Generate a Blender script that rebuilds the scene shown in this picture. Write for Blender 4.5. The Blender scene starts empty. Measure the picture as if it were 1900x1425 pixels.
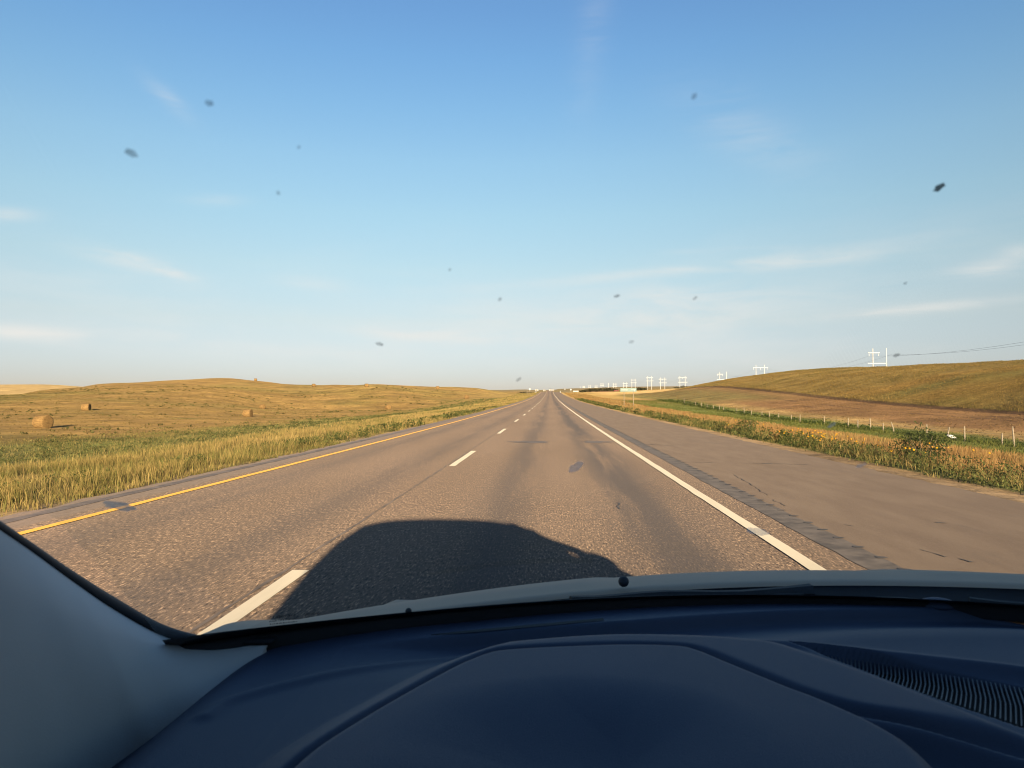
import bpy, bmesh, math, random
import numpy as np
from mathutils import Vector, Matrix
from mathutils.bvhtree import BVHTree

R = math.radians
C = bpy.context.scene.collection
rng = np.random.default_rng(7)
random.seed(7)

# ------------------------------------------------------------------ camera
F = 1330.0                      # focal length in pixels of the 1900 px wide photograph
EYE = 1.32                      # eye height above the road
YAW, PITCH = R(3.01), R(1.226)
cd = bpy.data.cameras.new("camera")
cam = bpy.data.objects.new("camera", cd); C.objects.link(cam)
cam.location = (0, 0, EYE)
cam.rotation_euler = (math.pi/2 + PITCH, 0, YAW)
cd.sensor_width = 36.0; cd.lens = 36.0*F/1900
cd.clip_start = 0.02; cd.clip_end = 30000
cd.dof.use_dof = True; cd.dof.focus_distance = 60.0; cd.dof.aperture_fstop = 14.0
sc = bpy.context.scene
sc.camera = cam
CM = cam.rotation_euler.to_matrix()

# ------------------------------------------------------------------ light
SUN_EL, SUN_SIDE = R(11.5), R(11.3)      # the sun stands low behind the car, a little to its right
sun_vec = Vector((math.sin(SUN_SIDE)*math.cos(SUN_EL), -math.cos(SUN_SIDE)*math.cos(SUN_EL), math.sin(SUN_EL)))
sl = bpy.data.lights.new("sun", 'SUN'); so = bpy.data.objects.new("sun", sl); C.objects.link(so)
so.rotation_euler = sun_vec.to_track_quat('Z', 'Y').to_euler()
so.location = (20, -60, 40)
sl.energy = 5.0; sl.angle = R(0.5); sl.color = (1.0, 0.80, 0.55)
SKY_STRENGTH = 0.062
sc.view_settings.view_transform = 'Standard'; sc.view_settings.look = 'None'
sc.view_settings.exposure = 1.75; sc.view_settings.gamma = 1.0
sc.view_settings.use_curve_mapping = False
sc.cycles.max_bounces = 8; sc.cycles.transparent_max_bounces = 16
sc.cycles.use_denoising = True
sc.cycles.pixel_filter_type = 'BLACKMAN_HARRIS'; sc.cycles.filter_width = 1.05


def ray(px, py):
    d = CM @ Vector(((px-950)/F, -(py-712.5)/F, -1.0))
    return d


def at_depth(px, py, Y):
    d = ray(px, py); k = Y/d.y
    return Vector((d.x*k, Y, EYE + d.z*k))


def TP(px):
    """sideways distance per metre ahead for a bearing seen at column px"""
    d = ray(px, 741); return d.x/d.y


def at_z(px, py, z):
    d = ray(px, py); k = (z-EYE)/d.z
    return Vector((d.x*k, d.y*k, z))


# ------------------------------------------------------------------ node helpers
class NT:
    def __init__(s, tree): s.t = tree; s.n = tree.nodes; s.l = tree.links
    def new(s, kind, **kw):
        nd = s.n.new(kind)
        for k, v in kw.items(): setattr(nd, k, v)
        return nd
    def put(s, sock, v):
        if isinstance(v, bpy.types.NodeSocket): s.l.new(v, sock)
        elif v is not None: sock.default_value = v
    def math(s, op, a, b=None, c=None, clamp=False):
        nd = s.new('ShaderNodeMath', operation=op, use_clamp=clamp)
        for i, v in enumerate((a, b, c)):
            if v is not None: s.put(nd.inputs[i], v)
        return nd.outputs[0]
    def mix(s, f, a, b, mode='MIX'):
        nd = s.new('ShaderNodeMix', data_type='RGBA', blend_type=mode)
        s.put(nd.inputs[0], f); s.put(nd.inputs[6], a); s.put(nd.inputs[7], b)
        return nd.outputs[2]
    def ramp(s, v, a, b, lo=0.0, hi=1.0):
        nd = s.new('ShaderNodeMapRange', clamp=True)
        nd.interpolation_type = 'SMOOTHSTEP'
        for i, q in enumerate((v, a, b, lo, hi)): s.put(nd.inputs[i], q)
        return nd.outputs[0]
    def noise(s, vec, scale, detail=4, rough=0.6, dist=0.0):
        nd = s.new('ShaderNodeTexNoise')
        s.put(nd.inputs['Vector'], vec); nd.inputs['Scale'].default_value = scale
        nd.inputs['Detail'].default_value = detail; nd.inputs['Roughness'].default_value = rough
        nd.inputs['Distortion'].default_value = dist
        return nd.outputs[0]
    def scale(s, vec, sx, sy, sz, loc=(0, 0, 0)):
        nd = s.new('ShaderNodeMapping'); s.put(nd.inputs['Vector'], vec)
        nd.inputs['Scale'].default_value = (sx, sy, sz); nd.inputs['Location'].default_value = loc
        return nd.outputs[0]
    def pos(s): return s.new('ShaderNodeNewGeometry').outputs['Position']
    def xyz(s, v):
        nd = s.new('ShaderNodeSeparateXYZ'); s.put(nd.inputs[0], v); return nd.outputs
    def comb(s, x, y, z):
        nd = s.new('ShaderNodeCombineXYZ')
        for i, v in enumerate((x, y, z)): s.put(nd.inputs[i], v)
        return nd.outputs[0]


def rgb(r, g, b): return (r, g, b, 1.0)


def new_mat(name):
    m = bpy.data.materials.new(name); m.use_nodes = True
    m.node_tree.nodes.clear(); n = NT(m.node_tree)
    out = n.new('ShaderNodeOutputMaterial')
    return m, n, out


def simple_mat(name, col, rough=0.6, metal=0.0, bump=0.0, bscale=200, var=0.12, vscale=3.0, coat=0.0, spec=0.5, droug=0.0):
    m, n, out = new_mat(name)
    p = n.new('ShaderNodeBsdfPrincipled')
    tc = n.new('ShaderNodeTexCoord').outputs['Object']
    nz = n.noise(tc, vscale, 5)
    c = n.mix(n.ramp(nz, 0.3, 0.7), rgb(*[q*(1-var) for q in col]), rgb(*[q*(1+var) for q in col]))
    n.put(p.inputs['Base Color'], c)
    p.inputs['Roughness'].default_value = rough; p.inputs['Metallic'].default_value = metal
    p.inputs['Coat Weight'].default_value = coat
    p.inputs['Specular IOR Level'].default_value = spec
    p.inputs['Diffuse Roughness'].default_value = droug
    if bump:
        b = n.new('ShaderNodeBump'); b.inputs['Strength'].default_value = bump; b.inputs['Distance'].default_value = 0.002
        n.put(b.inputs['Height'], n.noise(tc, bscale, 3)); n.l.new(b.outputs[0], p.inputs['Normal'])
    n.l.new(p.outputs[0], out.inputs[0])
    return m


# ------------------------------------------------------------------ sky
world = bpy.data.worlds.new("World"); sc.world = world; world.use_nodes = True
world.node_tree.nodes.clear()
w = NT(world.node_tree)
wo = w.new('ShaderNodeOutputWorld'); bg = w.new('ShaderNodeBackground')
sky = w.new('ShaderNodeTexSky', sky_type='NISHITA', sun_disc=False)
sky.sun_elevation = SUN_EL; sky.sun_rotation = math.pi - SUN_SIDE
sky.air_density = 1.0; sky.dust_density = 0.5; sky.ozone_density = 1.5; sky.altitude = 700
wdir = w.new('ShaderNodeTexCoord').outputs['Generated']
wx, wy, wz = w.xyz(wdir)
az = w.math('ARCTAN2', wx, wy)
el = w.math('ARCSINE', wz)
cvec = w.comb(w.math('MULTIPLY', az, 7.0), w.math('MULTIPLY', el, 40.0), 0.0)
cn = w.noise(cvec, 1.0, 8, 0.62, 0.6)
cn2 = w.noise(w.comb(w.math('MULTIPLY', az, 3.0), w.math('MULTIPLY', el, 12.0), 3.0), 1.0, 6, 0.6, 0.3)
# thin veil low over the horizon
veil = w.math('MULTIPLY', w.ramp(cn2, 0.42, 0.75), w.math('MULTIPLY', w.ramp(el, 0.0, 0.03), w.ramp(el, 0.28, 0.06)))
cloud = w.math('MULTIPLY', veil, 0.30)
WISPS = [(55, 619, 90, 13, 2, .75), (250, 487, 75, 13, 9, .55), (325, 508, 30, 8, 12, .35), (580, 526, 60, 14, 4, .25), (800, 622, 150, 11, 3, .5), (560, 650, 190, 12, 2, .3),
         (1190, 585, 330, 42, -2, .5), (1260, 500, 300, 9, -4, .4), (1500, 484, 120, 10, -3, .4), (1350, 464, 90, 5, 1, .25), (1838, 495, 50, 13, -2, .45), (1690, 576, 140, 8, -3, .5),
         (1895, 466, 25, 11, 0, .4), (8, 398, 40, 10, -6, .35), (400, 372, 45, 10, -5, .22), (310, 182, 40, 13, 35, .2), (1390, 250, 120, 45, 32, .16), (1100, 60, 30, 110, 10, .09), (280, 622, 50, 9, 0, .3), (1240, 545, 70, 16, 8, .25)]
for (px, py, hw, hh, tilt, amt) in WISPS:
    d = ray(px, py).normalized()
    a0, e0 = math.atan2(d.x, d.y), math.asin(d.z)
    da = w.math('SUBTRACT', az, a0); de = w.math('SUBTRACT', el, e0)
    ct, st = math.cos(R(-tilt)), math.sin(R(-tilt))
    u = w.math('MULTIPLY_ADD', da, ct, w.math('MULTIPLY', de, st))
    v = w.math('MULTIPLY_ADD', de, ct, w.math('MULTIPLY', da, -st))
    u = w.math('MULTIPLY', u, F/hw); v = w.math('MULTIPLY', v, F/hh)
    v = w.math('MULTIPLY_ADD', w.math('SUBTRACT', cn2, 0.5), 1.3, v)
    r2 = w.math('MULTIPLY_ADD', u, u, w.math('MULTIPLY', v, v))
    g = w.math('EXPONENT', w.math('MULTIPLY', r2, -1.0))
    cloud = w.math('MULTIPLY_ADD', w.math('MULTIPLY', g, w.ramp(cn, 0.25, 0.65)), amt*1.05, cloud)
cloud = w.math('MINIMUM', cloud, 0.85)
hs = w.new('ShaderNodeHueSaturation'); w.put(hs.inputs['Color'], sky.outputs[0])
hs.inputs['Saturation'].default_value = 1.0; hs.inputs['Value'].default_value = 1.0
CLOUD_COL = rgb(4.55, 4.35, 4.15)
# evening air: the sky's own colour by height, paler blue aloft and a grey-white band at the horizon
cr = w.new('ShaderNodeValToRGB'); w.put(cr.inputs[0], w.math('DIVIDE', el, .55, clamp=True))
AIR = [(.031, (.487, .469, .665)), (.106, (.729, .61, .609)), (.179, (.873, .773, .686)), (.251, (.923, .901, .798)), (.32, (.921, .972, .908)), (.386, (.839, .979, .997)), (.449, (.77, .962, 1.063)), (.505, (.733, .924, 1.083))]
els = cr.color_ramp.elements
els[0].position = 0.0; els[0].color = (.43, .43, .66, 1)
els[1].position = AIR[0][0]/.55; els[1].color = (*AIR[0][1], 1)
for e_, c_ in AIR[1:]:
    q = els.new(e_/.55); q.color = (*c_, 1)
wsky = w.mix(1.0, hs.outputs[0], cr.outputs[0], 'MULTIPLY')
wc = w.mix(cloud, wsky, CLOUD_COL)
w.put(bg.inputs[0], wc); bg.inputs[1].default_value = SKY_STRENGTH
w.l.new(bg.outputs[0], wo.inputs[0])


# ------------------------------------------------------------------ object helpers
def tag(o, label=None, cat=None, group=None, kind=None):
    if label: o['label'] = label
    if cat: o['category'] = cat
    if group: o['group'] = group
    if kind: o['kind'] = kind
    return o


def empty(name, loc=(0, 0, 0), rz=0.0, label=None, cat=None, group=None):
    o = bpy.data.objects.new(name, None); C.objects.link(o)
    o.empty_display_size = 0.2
    o.location = loc; o.rotation_euler = (0, 0, rz)
    return tag(o, label, cat, group)


def link(name, me, mat, parent=None, smooth=False):
    o = bpy.data.objects.new(name, me); C.objects.link(o)
    if mat: me.materials.append(mat)
    if smooth: me.polygons.foreach_set('use_smooth', [True]*len(me.polygons))
    if parent: o.parent = parent
    return o


def from_bm(name, bm, mat, parent=None, smooth=False):
    bmesh.ops.recalc_face_normals(bm, faces=bm.faces)
    me = bpy.data.meshes.new(name); bm.to_mesh(me); bm.free()
    return link(name, me, mat, parent, smooth)


def from_np(name, V, quads=None, tris=None, mat=None, parent=None, smooth=False, col=None):
    me = bpy.data.meshes.new(name)
    nq = 0 if quads is None else len(quads); nt = 0 if tris is None else len(tris)
    me.vertices.add(len(V)); me.vertices.foreach_set('co', np.asarray(V, np.float32).ravel())
    loops = []
    if nq: loops.append(np.asarray(quads, np.int32).ravel())
    if nt: loops.append(np.asarray(tris, np.int32).ravel())
    loops = np.concatenate(loops)
    me.loops.add(len(loops)); me.loops.foreach_set('vertex_index', loops)
    starts = np.concatenate([np.arange(nq)*4, nq*4 + np.arange(nt)*3]).astype(np.int32)
    me.polygons.add(nq+nt); me.polygons.foreach_set('loop_start', starts)
    if col is not None:
        a = me.color_attributes.new('tone', 'FLOAT_COLOR', 'POINT')
        c4 = np.ones((len(V), 4), np.float32); c4[:, :3] = col
        a.data.foreach_set('color', c4.ravel())
    me.update(calc_edges=True); me.validate()
    return link(name, me, mat, parent, smooth)


def grid_quads(nu, nv):
    i = np.arange(nu*nv).reshape(nu, nv)
    return np.stack([i[:-1, :-1], i[1:, :-1], i[1:, 1:], i[:-1, 1:]], -1).reshape(-1, 4)


def add_box(bm, lo, hi, bevel=0.0):
    r = bmesh.ops.create_cube(bm, size=1.0)
    vs = r['verts']
    for v in vs:
        for k in range(3): v.co[k] = (lo[k]+hi[k])/2 + v.co[k]*(hi[k]-lo[k])
    if bevel:
        es = list({e for v in vs for e in v.link_edges})
        bmesh.ops.bevel(bm, geom=es, offset=bevel, segments=2, affect='EDGES', profile=0.5)


def add_tube(bm, pts, rad, n=8, caps=True):
    pts = [Vector(p) for p in pts]
    rads = rad if isinstance(rad, (list, tuple)) else [rad]*len(pts)
    rings = []
    for i, p in enumerate(pts):
        a = pts[max(0, i-1)]; b = pts[min(len(pts)-1, i+1)]
        t = (b-a).normalized()
        s = t.cross(Vector((0, 0, 1)))
        if s.length < 1e-3: s = t.cross(Vector((0, 1, 0)))
        s.normalize(); q = s.cross(t)
        rings.append([bm.verts.new(p + (s*math.cos(2*math.pi*k/n) + q*math.sin(2*math.pi*k/n))*rads[i]) for k in range(n)])
    for a, b in zip(rings, rings[1:]):
        for k in range(n): bm.faces.new((a[k], a[(k+1) % n], b[(k+1) % n], b[k]))
    if caps:
        bm.faces.new(list(reversed(rings[0]))); bm.faces.new(rings[-1])


def copy_tree(o, parent=None):
    c = o.copy(); C.objects.link(c)
    if parent: c.parent = parent
    for ch in o.children: copy_tree(ch, c)
    return c


def smooth(a, b, x):
    t = np.clip((np.asarray(x, float)-a)/(b-a), 0, 1)
    return t*t*(3-2*t)


# ------------------------------------------------------------------ terrain heights
RY = np.array([-400, 0, 25, 50, 75, 100, 154, 200, 260, 328, 390, 440, 475, 510, 560, 650, 800, 1100, 1600, 2500, 6000.])
RZ = np.array([0, 0, .03, .13, .29, .47, .97, 1.55, 2.45, 3.5, 4.75, 5.8, 6.15, 6.0, 5.4, 5.5, 7.0, 11, 21, 34, 80.])
_yy = np.linspace(-400, 6000, 6401)
_rz = np.interp(_yy, RY, RZ)
_k = np.hanning(41); _k /= _k.sum()
_rz = np.convolve(np.pad(_rz, 20, mode='edge'), _k, 'valid')


def road_z(Y): return np.interp(Y, _yy, _rz)


def zpx(py, d, px=1020.0):
    q = ray(px, py); return EYE + q.z/q.y*d


# right of the road: rows of equal distance from the centre line
RGT_Y = np.array([-400, 0, 50, 100, 130, 165, 185, 215, 245, 280, 320, 360, 410, 475, 600, 730, 820, 1200, 1600, 2500, 6000.])
RGT = {
    34:  [-2.2, -2.2, -2.2, -1.75, -1.3, -.3, .4, 1.0, 1.5, 1.9, 2.6, 3.4, 4.4, 5.8, 7.2, 8.6, 10, 17, 24, 38, 80],
    57:  [-1.6, -1.6, -1.4, -.45, .5, 1.9, 2.9, 4.2, 5.3, 5.9, 5.6, 5.0, 5.0, 5.6, 7.6, 9.6, 11, 18, 26, 38, 80],
    59:  [-1.0, -1.0, -.9, .05, 1.0, 2.45, 3.45, 4.8, 5.9, 6.4, 6.0, 5.2, 5.1, 5.6, 7.6, 9.6, 11, 18, 26, 38, 80],
    76:  [4.5, 4.5, 4.6, 5.2, 5.8, 6.8, 7.5, 8.5, 9.6, 10.2, 9.8, 9.0, 7.9, 7.2, 8.6, 10, 11.5, 18, 26, 38, 80],
    95:  [8, 8, 8.1, 8.7, 9.0, 9.6, 10.1, 10.8, 11.9, 12.6, 12.5, 11.9, 10.6, 9.0, 9.6, 10.6, 12, 19, 27, 38, 80],
    120: [7, 7, 7.2, 7.6, 7.8, 8, 8.2, 8.5, 9, 9.6, 9.8, 9.6, 9.2, 8.8, 11.2, 11.0, 12.4, 19, 28, 38, 80],
    200: [2, 2, 2, 2, 2, 2, 2, 2.5, 3, 4, 5, 6, 7, 8, 11.0, 13, 15, 21, 30, 40, 80],
    420: [0, 0, 0, 0, 0, 0, 0, 0, 0, 2, 3, 4, 6, 8, 12, 14, 17, 24, 31, 40, 80],
}
RX = np.array([14.0] + sorted(RGT)); 
_ry = np.concatenate([np.arange(-400, 1000, 4), np.geomspace(1000, 6000, 60)])
_rt = np.array([road_z(_ry)-.75] + [np.interp(_ry, RGT_Y, RGT[x]) for x in sorted(RGT)])
for _ in range(6):
    q = _rt.copy(); q[:, 1:-1] = (_rt[:, :-2]+2*_rt[:, 1:-1]+_rt[:, 2:])/4; _rt = q

# left of the road: columns of equal bearing t = X / Y, listed (depth, height)
LEFT = [
    (-1.6, [(60, -2), (150, -1), (260, 2), (420, 5), (900, 18)]),
    (-1.15, [(60, -2), (150, -1), (260, 2.2), (420, 5), (850, 19)]),
    (TP(0), [(40, -1.8), (85, -2.1), (150, -1.0), (230, 1.9), (262, zpx(732.5, 262, 0)), (320, 1.5), (480, 3), (850, zpx(710.5, 850, 0)), (900, 19), (1300, 14)]),
    (TP(90), [(40, -1.8), (85, -2.1), (150, -1.0), (230, 1.9), (320, zpx(722, 320, 90)), (400, 4), (520, 5), (850, zpx(709.5, 850, 90)), (900, 19), (1300, 14)]),
    (TP(180), [(40, -1.8), (85, -2.1), (150, -1.0), (230, 2.4), (330, 7.3), (400, zpx(711.2, 400, 180)), (480, 6), (850, 16), (1300, 14)]),
    (TP(300), [(40, -1.8), (85, -2.2), (150, -1.5), (230, 1.9), (340, 8.6), (430, zpx(705.5, 430, 300)), (500, 9), (850, 10), (1300, 13)]),
    (TP(400), [(40, -1.7), (85, -2.2), (150, -2.0), (230, 1.0), (340, 8.4), (450, zpx(700.5, 450, 400)), (520, 11), (850, 8), (1300, 13)]),
    (TP(435), [(40, -1.7), (85, -2.2), (150, -2.1), (230, 0), (340, 7.6), (450, zpx(701, 450, 435)), (520, 11), (850, 8), (1300, 13)]),
    (TP(500), [(40, -1.6), (85, -2.1), (150, -2.2), (240, -1.8), (330, 5.0), (430, zpx(707.5, 430, 500)), (520, 8), (850, 8), (1300, 13)]),
    (TP(560), [(40, -1.5), (85, -2.1), (150, -2.3), (240, -2.1), (320, 3.4), (400, zpx(713, 400, 560)), (500, 7), (850, 8), (1300, 13)]),
    (TP(620), [(40, -1.4), (85, -2.1), (150, -2.4), (240, -2.2), (310, 3.4), (380, zpx(711.7, 380, 620)), (480, 6), (850, 8), (1300, 13)]),
    (TP(690), [(40, -1.3), (85, -2.0), (150, -2.4), (240, -2.2), (300, 4.2), (350, zpx(710.7, 350, 690)), (450, 6), (850, 8), (1300, 13)]),
    (TP(760), [(40, -1.1), (85, -1.8), (150, -2.4), (240, -1.8), (300, 3.6), (360, zpx(714.5, 360, 760)), (460, 6), (850, 8), (1300, 13)]),
    (TP(800), [(40, -1.1), (85, -1.8), (150, -2.3), (240, -1.2), (300, 2.2), (370, zpx(716.9, 370, 800)), (460, 6), (850, 8), (1300, 14)]),
    (TP(830), [(40, -1.1), (85, -1.7), (150, -2.1), (240, -.8), (300, 1.6), (380, zpx(716.2, 380, 830)), (470, 6), (850, 8), (1300, 15)]),
    (TP(900), [(40, -1.0), (85, -1.5), (150, -1.4), (240, .5), (300, 2.8), (400, zpx(718.7, 400, 900)), (480, 7), (850, 9), (1300, 17)]),
    (TP(960), [(40, -.8), (85, -.9), (150, -.5), (240, 1.3), (330, 3.4), (450, zpx(721, 450, 960)), (520, 6), (850, 10), (1300, 20)]),
    (-.015, [(40, -.3), (100, .2), (200, 1.2), (328, 3.3), (450, 6.0), (520, 5.6), (850, 9), (1300, 20)]),
    (0.02, [(40, -.1), (100, .3), (200, 1.4), (328, 3.5), (450, 6.0), (520, 5.6), (850, 9), (1300, 20)]),
]
_lt = np.linspace(-1.6, 0.02, 163)
_ly = np.concatenate([np.linspace(1, 600, 240), np.geomspace(604, 6000, 60)])
_cols = np.array([np.interp(_ly, [0]+[p[0] for p in ps]+[1700, 6000], [ps[0][1]]+[p[1] for p in ps]+[22, 80]) for _, ps in LEFT])
_tab = np.empty((len(_lt), len(_ly)))
for j in range(len(_ly)): _tab[:, j] = np.interp(_lt, [c[0] for c in LEFT], _cols[:, j])
for _ in range(8):
    q = _tab.copy(); q[:, 1:-1] = (_tab[:, :-2]+2*_tab[:, 1:-1]+_tab[:, 2:])/4; _tab = q
for _ in range(3):
    q = _tab.copy(); q[1:-1] = (_tab[:-2]+2*_tab[1:-1]+_tab[2:])/4; _tab = q


def bil(tab, gx, gy, x, y):
    x = np.clip(x, gx[0], gx[-1]); y = np.clip(y, gy[0], gy[-1])
    i = np.clip(np.searchsorted(gx, x, 'right')-1, 0, len(gx)-2); j = np.clip(np.searchsorted(gy, y, 'right')-1, 0, len(gy)-2)
    u = (x-gx[i])/(gx[i+1]-gx[i]); v = (y-gy[j])/(gy[j+1]-gy[j])
    return (1-u)*(1-v)*tab[i, j] + u*(1-v)*tab[i+1, j] + (1-u)*v*tab[i, j+1] + u*v*tab[i+1, j+1]


def wob(X, Y, s, seed):
    r = np.random.default_rng(seed); z = 0
    for k in range(6):
        a = r.uniform(0, 6.28); f = s*r.uniform(.5, 2.0)
        z = z + np.sin((X*np.cos(a)+Y*np.sin(a))*f + r.uniform(0, 6.28))/6
    return z


def ground_z(X, Y):
    X = np.asarray(X, float); Y = np.asarray(Y, float)
    rz = road_z(Y)
    # left
    ax = np.abs(X)
    lat = rz + np.interp(ax, [0, 5.9, 6.3, 9, 18, 30, 60, 400], [-.08, -.08, -.06, -.35, -1.05, -1.75, -2.0, -2.0])
    Yc = np.maximum(Y, 8 + ax/1.6)
    pol = bil(_tab, _lt, _ly, -ax/Yc, Yc)
    wl = smooth(12, 45, ax)*smooth(-40, 30, Y+ax)
    zl = lat*(1-wl) + pol*wl
    # right
    lat2 = rz + np.interp(ax, [0, 5.9, 6.1, 7.2, 10, 14], [-.08, -.08, -.05, -.12, -.5, -.75])
    sm = bil(_rt, RX, _ry, np.maximum(ax, 14), Y)
    zr = np.where(ax < 14, lat2, sm)
    z = np.where(X < 0, zl, zr)
    amp = smooth(7, 40, ax)
    return z + amp*(.10*wob(X, Y, .35, 3) + .35*smooth(40, 150, ax)*wob(X, Y, .06, 5))


def gz(x, y): return float(ground_z(np.array([x]), np.array([y]))[0])


# ------------------------------------------------------------------ ground sheet
def spaced(first, limit, step, fine, growth):
    v = [first]
    while v[-1] < limit:
        if v[-1] > fine: step *= growth
        v.append(v[-1]+step)
    return np.array(v)


gx = spaced(0, 4200, .5, 62, 1.035)
gx = np.concatenate([-gx[:0:-1], gx])
gy = np.concatenate([np.arange(-200, -4, 8.0), spaced(0, 6000, 1.25, 140, 1.022)])
GX, GY = np.meshgrid(gx, gy, indexing='ij')
GZ = ground_z(GX, GY)


def zone_colour(X, Y):
    """soil and plant colour by land use: verge, ditch, mown field, stubble, pasture; plus shade painted along the cut bank"""
    n1 = wob(X, Y, .25, 11); n2 = wob(X, Y, .05, 12); n3 = wob(X*.35, Y, .5, 13)
    c = np.zeros(X.shape+(3,))
    def lay(col, m):
        m = np.clip(m, 0, 1)[..., None]
        c[:] = c*(1-m) + np.array(col)*m
    mown = (.200, .125, .042); green = (.125, .135, .036); gold = (.22, .15, .05); stub = (.40, .27, .115)
    pasture = (.190, .128, .038); brown = (.200, .112, .050); gravel = (.26, .185, .12)
    c[:] = mown
    L = X < 0; ax = np.abs(X)
    # left side
    lay((.150, .112, .034), L*smooth(-.1, .5, n2+.5*n1)*.75)
    lay((.235, .150, .052), L*smooth(.1, .6, n3)*.6)
    lay((.110, .098, .028), L*smooth(.25, .7, n2*.7+n1*.5)*.7*smooth(330, 200, Y))
    lay(green, L*smooth(40+6*n1*2, 31, ax)*smooth(14, 20+5*n1, ax)*(.75+.25*n1)*smooth(260, 120, Y))
    lay(gold, L*smooth(21+5*n1, 15, ax))
    lay(gold, L*smooth(45, 20, ax)*smooth(120, 300, Y))
    lay((.30, .21, .095), L*smooth(500, 600, np.hypot(X, Y))*smooth(.60, .64, ax/np.maximum(Y, 1)))
    # right side
    Rr = X > 0
    lay(pasture, Rr*smooth(57.6, 58.6, X))
    lay((.225, .135, .036), Rr*smooth(58.5, 62, X)*smooth(.0, .6, n1*.6+n2))
    lay((.120, .108, .030), Rr*smooth(58.5, 62, X)*smooth(.2, .7, n2-.3*n1)*.8)
    lay(brown, Rr*smooth(58.4, 57.6, X)*smooth(36, 40, X))
    lay((.30, .205, .085), Rr*smooth(44+2*n1, 40, X)*smooth(34, 36, X)*smooth(230, 140, Y)*.8)
    lay((.105, .060, .030), Rr*smooth(.35, .8, n3+.4*n1)*smooth(40, 43, X)*smooth(56, 54, X)*.6)
    for xc, yy0, yy1 in ((51.0, 70, 190), (47.5, 95, 170), (54.0, 60, 130)):
        lay((.085, .048, .026), Rr*smooth(.55, .2, np.abs(X-xc-.6*n1))*smooth(yy0, yy0+15, Y)*smooth(yy1, yy1-25, Y)*smooth(-.5, .3, n1)*.85)
    lay((.070, .040, .022), Rr*smooth(56.9, 57.5, X)*smooth(59.2, 58.4, X)*.85)  # shade under the cut bank's overhang, painted as a dark strip
    lay((.130, .145, .038), Rr*smooth(39+2*n1, 36, X)*smooth(19+2*n1, 22, X)*smooth(210, 150, Y))
    lay((.28, .165, .055), Rr*smooth(22+2*n1, 19, X))
    lay((.100, .105, .030), Rr*smooth(9.8+1*n1, 8.6, X)*smooth(6.9, 7.4, X)*smooth(160, 80, Y))
    lay((.30, .20, .07), Rr*smooth(45, 30, X)*smooth(200, 290, Y))
    lay(stub, Rr*smooth(360, 390, Y)*smooth(620, 560, Y)*smooth(24, 34, X)*smooth(110, 90, X))
    lay((.13, .115, .04), Rr*smooth(200, 235, Y+X)*smooth(400, 330, Y)*smooth(30, 36, X)*smooth(60, 48, X)*.8)
    # far ground
    far = smooth(700, 1100, np.hypot(X, Y))
    lay((.15, .115, .06), far*(1-L*smooth(.55, .62, ax/np.maximum(Y, 1))))
    # gravel lip at the pavement
    lay(gravel, smooth(7.2+.2*n1, 6.8, ax)*(.75+.25*n1))
    lay((.10, .075, .05), smooth(6.22, 6.14, ax)*.8)
    return c


gcol = zone_colour(GX, GY)
m_ground, n, out = new_mat("prairie_ground")
p = n.new('ShaderNodeBsdfPrincipled'); p.inputs['Roughness'].default_value = 1.0; p.inputs['Specular IOR Level'].default_value = 0.1; p.inputs['Diffuse Roughness'].default_value = 1.0
at = n.new('ShaderNodeAttribute', attribute_name='tone')
P = n.pos()
a1 = n.noise(n.scale(P, 1, 1, 1), 1.6, 6, .7)
a2 = n.noise(n.scale(P, 1, .6, 1), .16, 6, .65)
a3 = n.noise(n.scale(P, .03, .12, .05), 1.0, 5, .6)
k = n.math('MULTIPLY', n.ramp(a1, .25, .75, .62, 1.38), n.ramp(a2, .25, .75, .70, 1.30))
k = n.math('MULTIPLY', k, n.ramp(a3, .3, .7, .80, 1.2))
k = n.math('MULTIPLY', k, .63)
col = n.mix(1.0, at.outputs[0], n.comb(k, k, k), 'MULTIPLY')
col = n.mix(n.math('MULTIPLY', n.ramp(n.noise(P, .55, 5, .7), .56, .72), .45), col, rgb(.036, .040, .011))
col = n.mix(n.math('MULTIPLY', n.ramp(n.noise(n.scale(P, 1, .5, 1, (9, 4, 0)), .35, 5, .7), .58, .75), .35), col, rgb(.18, .115, .043))
n.put(p.inputs['Base Color'], col)
b = n.new('ShaderNodeBump'); b.inputs['Strength'].default_value = .6; b.inputs['Distance'].default_value = .25
n.put(b.inputs['Height'], n.noise(P, 2.2, 6, .7)); n.l.new(b.outputs[0], p.inputs['Normal'])
n.l.new(p.outputs[0], out.inputs[0])
V = np.stack([GX, GY, GZ], -1).reshape(-1, 3)
g = from_np("ground", V, grid_quads(*GX.shape), mat=m_ground, smooth=True, col=gcol.reshape(-1, 3))
tag(g, kind='structure')

# ------------------------------------------------------------------ road
YL, YR = -6.1, 6.0
X_DASH, X_EDGE, X_YEL = -1.90, 2.05, -5.15
m_road, n, out = new_mat("worn_asphalt")
p = n.new('ShaderNodeBsdfPrincipled'); p.inputs['Roughness'].default_value = .9; p.inputs['Specular IOR Level'].default_value = .2; p.inputs['Diffuse Roughness'].default_value = 1.0
P = n.pos(); px_, py_, pz_ = n.xyz(P)
fine = n.noise(n.scale(P, 58, 13, 1), 1.0, 3, .72)
mid = n.noise(n.scale(P, 16, 4, 1), 1.0, 4, .65)
big = n.noise(n.scale(P, .7, .12, 1), 1.0, 5, .6)
base = n.mix(n.ramp(big, .3, .7), rgb(0.082, 0.058, 0.041), rgb(0.104, 0.074, 0.054))
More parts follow.
